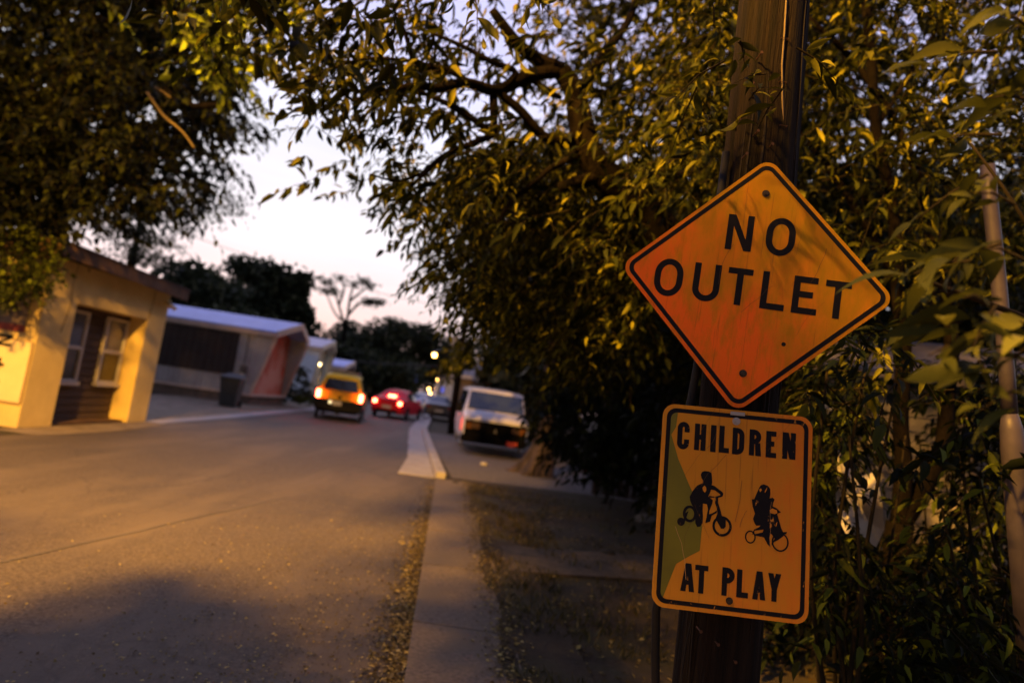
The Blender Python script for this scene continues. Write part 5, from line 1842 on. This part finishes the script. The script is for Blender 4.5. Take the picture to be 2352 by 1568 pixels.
# sparse tree with open limbs on the skyline
sp = at(790, 760, 72)
SPT = empty('sparse_tree', (sp.x, 72, 0), 0, 'sparse open-limbed tree silhouetted against the pink sky', 'tree')
b = MB()
limb(b, [(sp.x, 72, 0), at(792, 760, 72), at(800, 715, 72)], .3, .12, 8)
b.build('trunk', M_BARK, SPT, loc=SPT.location)
cl = []
for pts in ([(792, 750), (778, 700), (768, 670), (752, 648)], [(800, 715), (805, 680), (815, 655), (835, 645)], [(798, 725), (822, 700), (845, 692), (872, 694)], [(778, 700), (790, 665), (782, 640)], [(805, 690), (830, 670), (850, 655)], [(795, 740), (770, 720), (748, 668)]):
    b = MB()
    limb(b, [at(x, y, 72) for x, y in pts], .17, .05, 6)
    b.build('branch', M_BARK, SPT, loc=SPT.location)
    for x, y in pts[2:]:
        cl.append(np.array(at(x, y, 72)))
cl.append(np.array(at(862, 694, 72)))
cl.append(np.array(at(848, 696, 72)))
cl = np.array(cl)
n = 1100
P = cl[RNG.integers(0, len(cl), n)] + RNG.normal(0, 1, (n, 3)) * np.array([[.45, .5, .2]])
leaves('crown', P, RNG.normal(0, 1, (n, 3)), RNG.normal(0, 1, (n, 3)), RNG.uniform(.2, .5, n), RNG.uniform(.12, .28, n), M_FAR, SPT, 'simple')

# pine behind the stucco building, in layered boughs
pp = at(335, 470, 24)
PN = empty('pine_tree', (pp.x, 24, 0), 0, 'dark pine with layered boughs behind the stucco building roof', 'tree')
b = MB()
limb(b, [(pp.x, 24, 0), (pp.x, 24, pp.z * .5), (pp.x - .1, 24, pp.z + 1.5)], .22, .05, 8)
b.build('trunk', M_BARK, PN, loc=PN.location)
cl = []
for (x0, y0, x1, y1) in ((335, 455, 260, 500), (335, 460, 420, 480), (335, 490, 250, 530), (335, 495, 400, 520), (335, 540, 285, 552), (335, 545, 390, 560), (335, 585, 300, 600), (335, 580, 368, 600), (335, 470, 520, 500), (335, 440, 560, 470)):
    for k in range(7):
        t_ = k / 6
        q = at(x0 + (x1 - x0) * t_, y0 + (y1 - y0) * t_, 24)
        cl.append((q.x, 24 + RNG.uniform(-1, 1), q.z))
cl = np.array(cl)
n = 3600
P = cl[RNG.integers(0, len(cl), n)] + RNG.normal(0, 1, (n, 3)) * np.array([[.28, .5, .15]])
D = RNG.normal(0, 1, (n, 3))
leaves('crown', P, D, RNG.normal(0, 1, (n, 3)), RNG.uniform(.12, .28, n), RNG.uniform(.04, .09, n), M_FAR, PN, 'simple')

flush_foliage()
# ================================================================== litter, grass and small bits on the ground
M_LIT = leafmat('dry_leaf', (.06, .04, .016), (.17, .13, .045), (.46, .37, .13), .1)


def litter(name, n, fx, z, s0, s1):
    P = np.array([fx() for _ in range(n)])
    P[:, 2] = z + RNG.uniform(.002, .012, n)
    a = RNG.uniform(0, 2 * np.pi, n)
    D = np.stack([np.cos(a), np.sin(a), RNG.normal(0, .18, n)], axis=1)
    U = np.array([[0, 0, 1.0]]) + RNG.normal(0, .25, (n, 3))
    L_ = RNG.uniform(s0, s1, n)
    o = leaves(name, P, D, U, L_, L_ * RNG.uniform(.35, .8, n), M_LIT, None, 'simple')
    o['kind'] = 'stuff'
    return o


def f_gutter():
    y = 1.5 + RNG.gamma(2.0, 2.0)
    return (kx(min(y, 12)) - abs(RNG.normal(0, .10)), y, 0)


def f_road():
    y = 1.8 + RNG.gamma(2.2, 1.3)
    return (kx(min(y, 12)) - RNG.gamma(1.6, .55), y, 0)


def f_verge():
    y = RNG.uniform(1.5, 12)
    return (kx(y) + .62 + RNG.gamma(1.5, .6), y, 0)


def f_edge():
    y = RNG.uniform(1.5, 12)
    return (kx(y) + .62 + RNG.normal(0, .085) + .12 * noise.noise(V((y * .9, 2, 0))), y, 0)


def f_walk():
    y = RNG.uniform(1.5, 12)
    return (kx(y) + RNG.uniform(.4, .85), y, 0)


tag(litter('fallen_leaves', 6000, f_gutter, .008, .014, .045), 'dry leaves drifted along the sidewalk edge', 'fallen leaves')
tag(litter('fallen_leaves', 5200, f_road, .008, .008, .026), 'pale leaf flecks strewn over the asphalt', 'fallen leaves')
tag(litter('fallen_leaves', 3200, f_verge, .004, .02, .06), 'dry leaves over the dirt under the shrubs', 'fallen leaves')
tag(litter('fallen_leaves', 3600, f_edge, .038, .012, .045), 'dry leaves and crumbs along the ragged dirt edge of the sidewalk', 'fallen leaves')
tag(litter('fallen_leaves', 160, f_walk, .037, .015, .04), 'few dry leaves on the sidewalk', 'fallen leaves')
n = 7000
P = np.array([f_verge() for _ in range(n)])
k = np.array([noise.noise(V((p[0] * 1.3, p[1] * 1.3, 3))) > -.05 for p in P])
P = P[k]
n = len(P)
D = RNG.normal(0, .45, (n, 3))
D[:, 2] = 1
o = leaves('dry_grass', P, D, RNG.normal(0, 1, (n, 3)), RNG.uniform(.03, .11, n), RNG.uniform(.003, .007, n), leafmat('dry_grass_blade', (.05, .05, .015), (.12, .10, .035), (.26, .2, .08), .2), None, 'simple')
tag(o, 'sparse dry grass on the dirt beside the sidewalk', 'grass', kind='stuff')


def stone(px, py, r, label, m, z=0):
    c = gp(px, py)
    b = MB()
    rings = []
    for ph in (-.45, -.1, .3, .7, .95):
        zz = math.sin(ph * math.pi / 2)
        rr = math.cos(ph * math.pi / 2)
        rings.append([V((c.x + r * rr * math.cos(a) * (1 + .25 * noise.noise(V((math.cos(a) * 2 + c.x * 5, math.sin(a) * 2, zz)))), c.y + r * .8 * rr * math.sin(a), r * .3 + r * .55 * zz)) for a in [2 * math.pi * i / 12 for i in range(12)]])
    b.loft(rings)
    o = b.build('stone', m, None, smooth=True, loc=(c.x, c.y, 0))
    tag(o, label, 'stone')


M_ST = mat('stone_grey', (.22, .2, .18), (.12, .1, .09), scale=8, rough=.9, bump=.5, bscale=20)
stone(1480, 1200, .17, 'rounded pale stone in the shade left of the CHILDREN sign', M_ST)
stone(1395, 1275, .09, 'small dark stone lying on the side path', mat('stone_dark', (.03, .03, .03), rough=.9))
stone(1111, 1068, .10, 'small white stone in front of the white van', mat('stone_white', (.5, .48, .5), rough=.9))
stone(1045, 1112, .07, 'dark lump at the near end of the kerb', mat('stone_dark', (.03, .03, .03), rough=.9))
stone(1345, 1100, .16, 'pale lump at the foot of the board fence', mat('stone_white', (.5, .48, .5), rough=.9))

# ================================================================== light
SUNDIR = (-.36, .93)
w = bpy.data.worlds.new('World')
SC.world = w
w.use_nodes = True
nt = w.node_tree
nt.nodes.clear()
out = N(nt, 'ShaderNodeOutputWorld')
bg = N(nt, 'ShaderNodeBackground', Strength=1.0)
tc = N(nt, 'ShaderNodeTexCoord')
sep = N(nt, 'ShaderNodeSeparateXYZ')
nt.links.new(tc.outputs['Generated'], sep.inputs[0])
rp = N(nt, 'ShaderNodeValToRGB')
E_ = rp.color_ramp.elements
E_[0].position, E_[0].color = 0.0, (.95, .66, .68, 1)
E_[1].position, E_[1].color = 1.0, (.46, .45, .88, 1)
for p, c in ((.10, (1.0, .80, .82)), (.20, (1.06, 1.0, 1.07)), (.34, (1.0, .99, 1.12)), (.5, (.82, .80, 1.2)), (.7, (.58, .58, 1.02))):
    k = E_.new(p)
    k.color = c4(c)
nt.links.new(sep.outputs['Z'], rp.inputs[0])
dt = N(nt, 'ShaderNodeVectorMath', operation='DOT_PRODUCT')
dt.inputs[1].default_value = (SUNDIR[0], SUNDIR[1], 0)
nt.links.new(tc.outputs['Generated'], dt.inputs[0])
mr = N(nt, 'ShaderNodeMapRange')
mr.inputs['From Min'].default_value, mr.inputs['From Max'].default_value = -1.0, .8
mr.inputs['To Min'].default_value, mr.inputs['To Max'].default_value = .20, 1.0
nt.links.new(dt.outputs['Value'], mr.inputs['Value'])
# faint streaks of cloud
cz = N(nt, 'ShaderNodeMapping', Scale=(1.0, 1.0, 7.0), Rotation=(.05, .1, 0))
nt.links.new(tc.outputs['Generated'], cz.inputs['Vector'])
cn = N(nt, 'ShaderNodeTexNoise', Scale=2.2, Detail=5.0, Roughness=.55)
nt.links.new(cz.outputs[0], cn.inputs['Vector'])
cr = N(nt, 'ShaderNodeMapRange')
cr.inputs['From Min'].default_value, cr.inputs['From Max'].default_value = .35, .7
cr.inputs['To Min'].default_value, cr.inputs['To Max'].default_value = 1.04, .9
nt.links.new(cn.outputs['Fac'], cr.inputs['Value'])
m1 = N(nt, 'ShaderNodeMath', operation='MULTIPLY')
nt.links.new(mr.outputs[0], m1.inputs[0])
nt.links.new(cr.outputs[0], m1.inputs[1])
mx = N(nt, 'ShaderNodeVectorMath', operation='SCALE')
nt.links.new(rp.outputs[0], mx.inputs[0])
nt.links.new(m1.outputs[0], mx.inputs['Scale'])
sky = N(nt, 'ShaderNodeTexSky', sky_type='NISHITA')
sky.sun_disc = False
sky.sun_elevation = math.radians(1.0)
sky.sun_rotation = math.atan2(SUNDIR[0], SUNDIR[1])
sks = N(nt, 'ShaderNodeVectorMath', operation='SCALE', Scale=.02)
nt.links.new(sky.outputs[0], sks.inputs[0])
ad = N(nt, 'ShaderNodeVectorMath', operation='ADD')
nt.links.new(mx.outputs[0], ad.inputs[0])
nt.links.new(sks.outputs[0], ad.inputs[1])
nt.links.new(ad.outputs[0], bg.inputs['Color'])
nt.links.new(bg.outputs[0], out.inputs[0])

# the sodium street lamp beside the road behind the photographer
ld = bpy.data.lights.new('sodium_lamp', 'POINT')
ld.energy = 20500
ld.color = (1.0, .47, .055)
ld.shadow_soft_size = .30
lo = bpy.data.objects.new('sodium_lamp', ld)
lo.location = (-4.2, -.6, 7.8)
COL.objects.link(lo)
# last afterglow low in the west, ahead down the street
sd = bpy.data.lights.new('afterglow', 'SUN')
sd.energy = .25
sd.angle = math.radians(25)
sd.color = (1.0, .72, .70)
so = bpy.data.objects.new('afterglow', sd)
so.rotation_euler = V((SUNDIR[0], SUNDIR[1], .25)).to_track_quat('Z', 'Y').to_euler()
COL.objects.link(so)

# ================================================================== camera and output
cd = bpy.data.cameras.new('camera')
cam = bpy.data.objects.new('camera', cd)
COL.objects.link(cam)
cam.location = (0, 0, CAM_H)
cam.rotation_euler = RM.to_euler()
cd.lens = 22
cd.sensor_width = 36
cd.clip_start = .05
cd.clip_end = 3000
cd.dof.use_dof = True
cd.dof.focus_distance = 2.0
cd.dof.aperture_fstop = 1.45
cd.dof.aperture_blades = 0
SC.camera = cam
SC.view_settings.view_transform = 'Standard'
SC.view_settings.look = 'None'
SC.view_settings.exposure = 0
SC.view_settings.gamma = 1
SC.render.engine = 'CYCLES'
SC.cycles.max_bounces = 5
SC.cycles.diffuse_bounces = 3
SC.cycles.glossy_bounces = 2
SC.cycles.transmission_bounces = 3
SC.cycles.sample_clamp_indirect = 4.0
SC.cycles.use_denoising = True
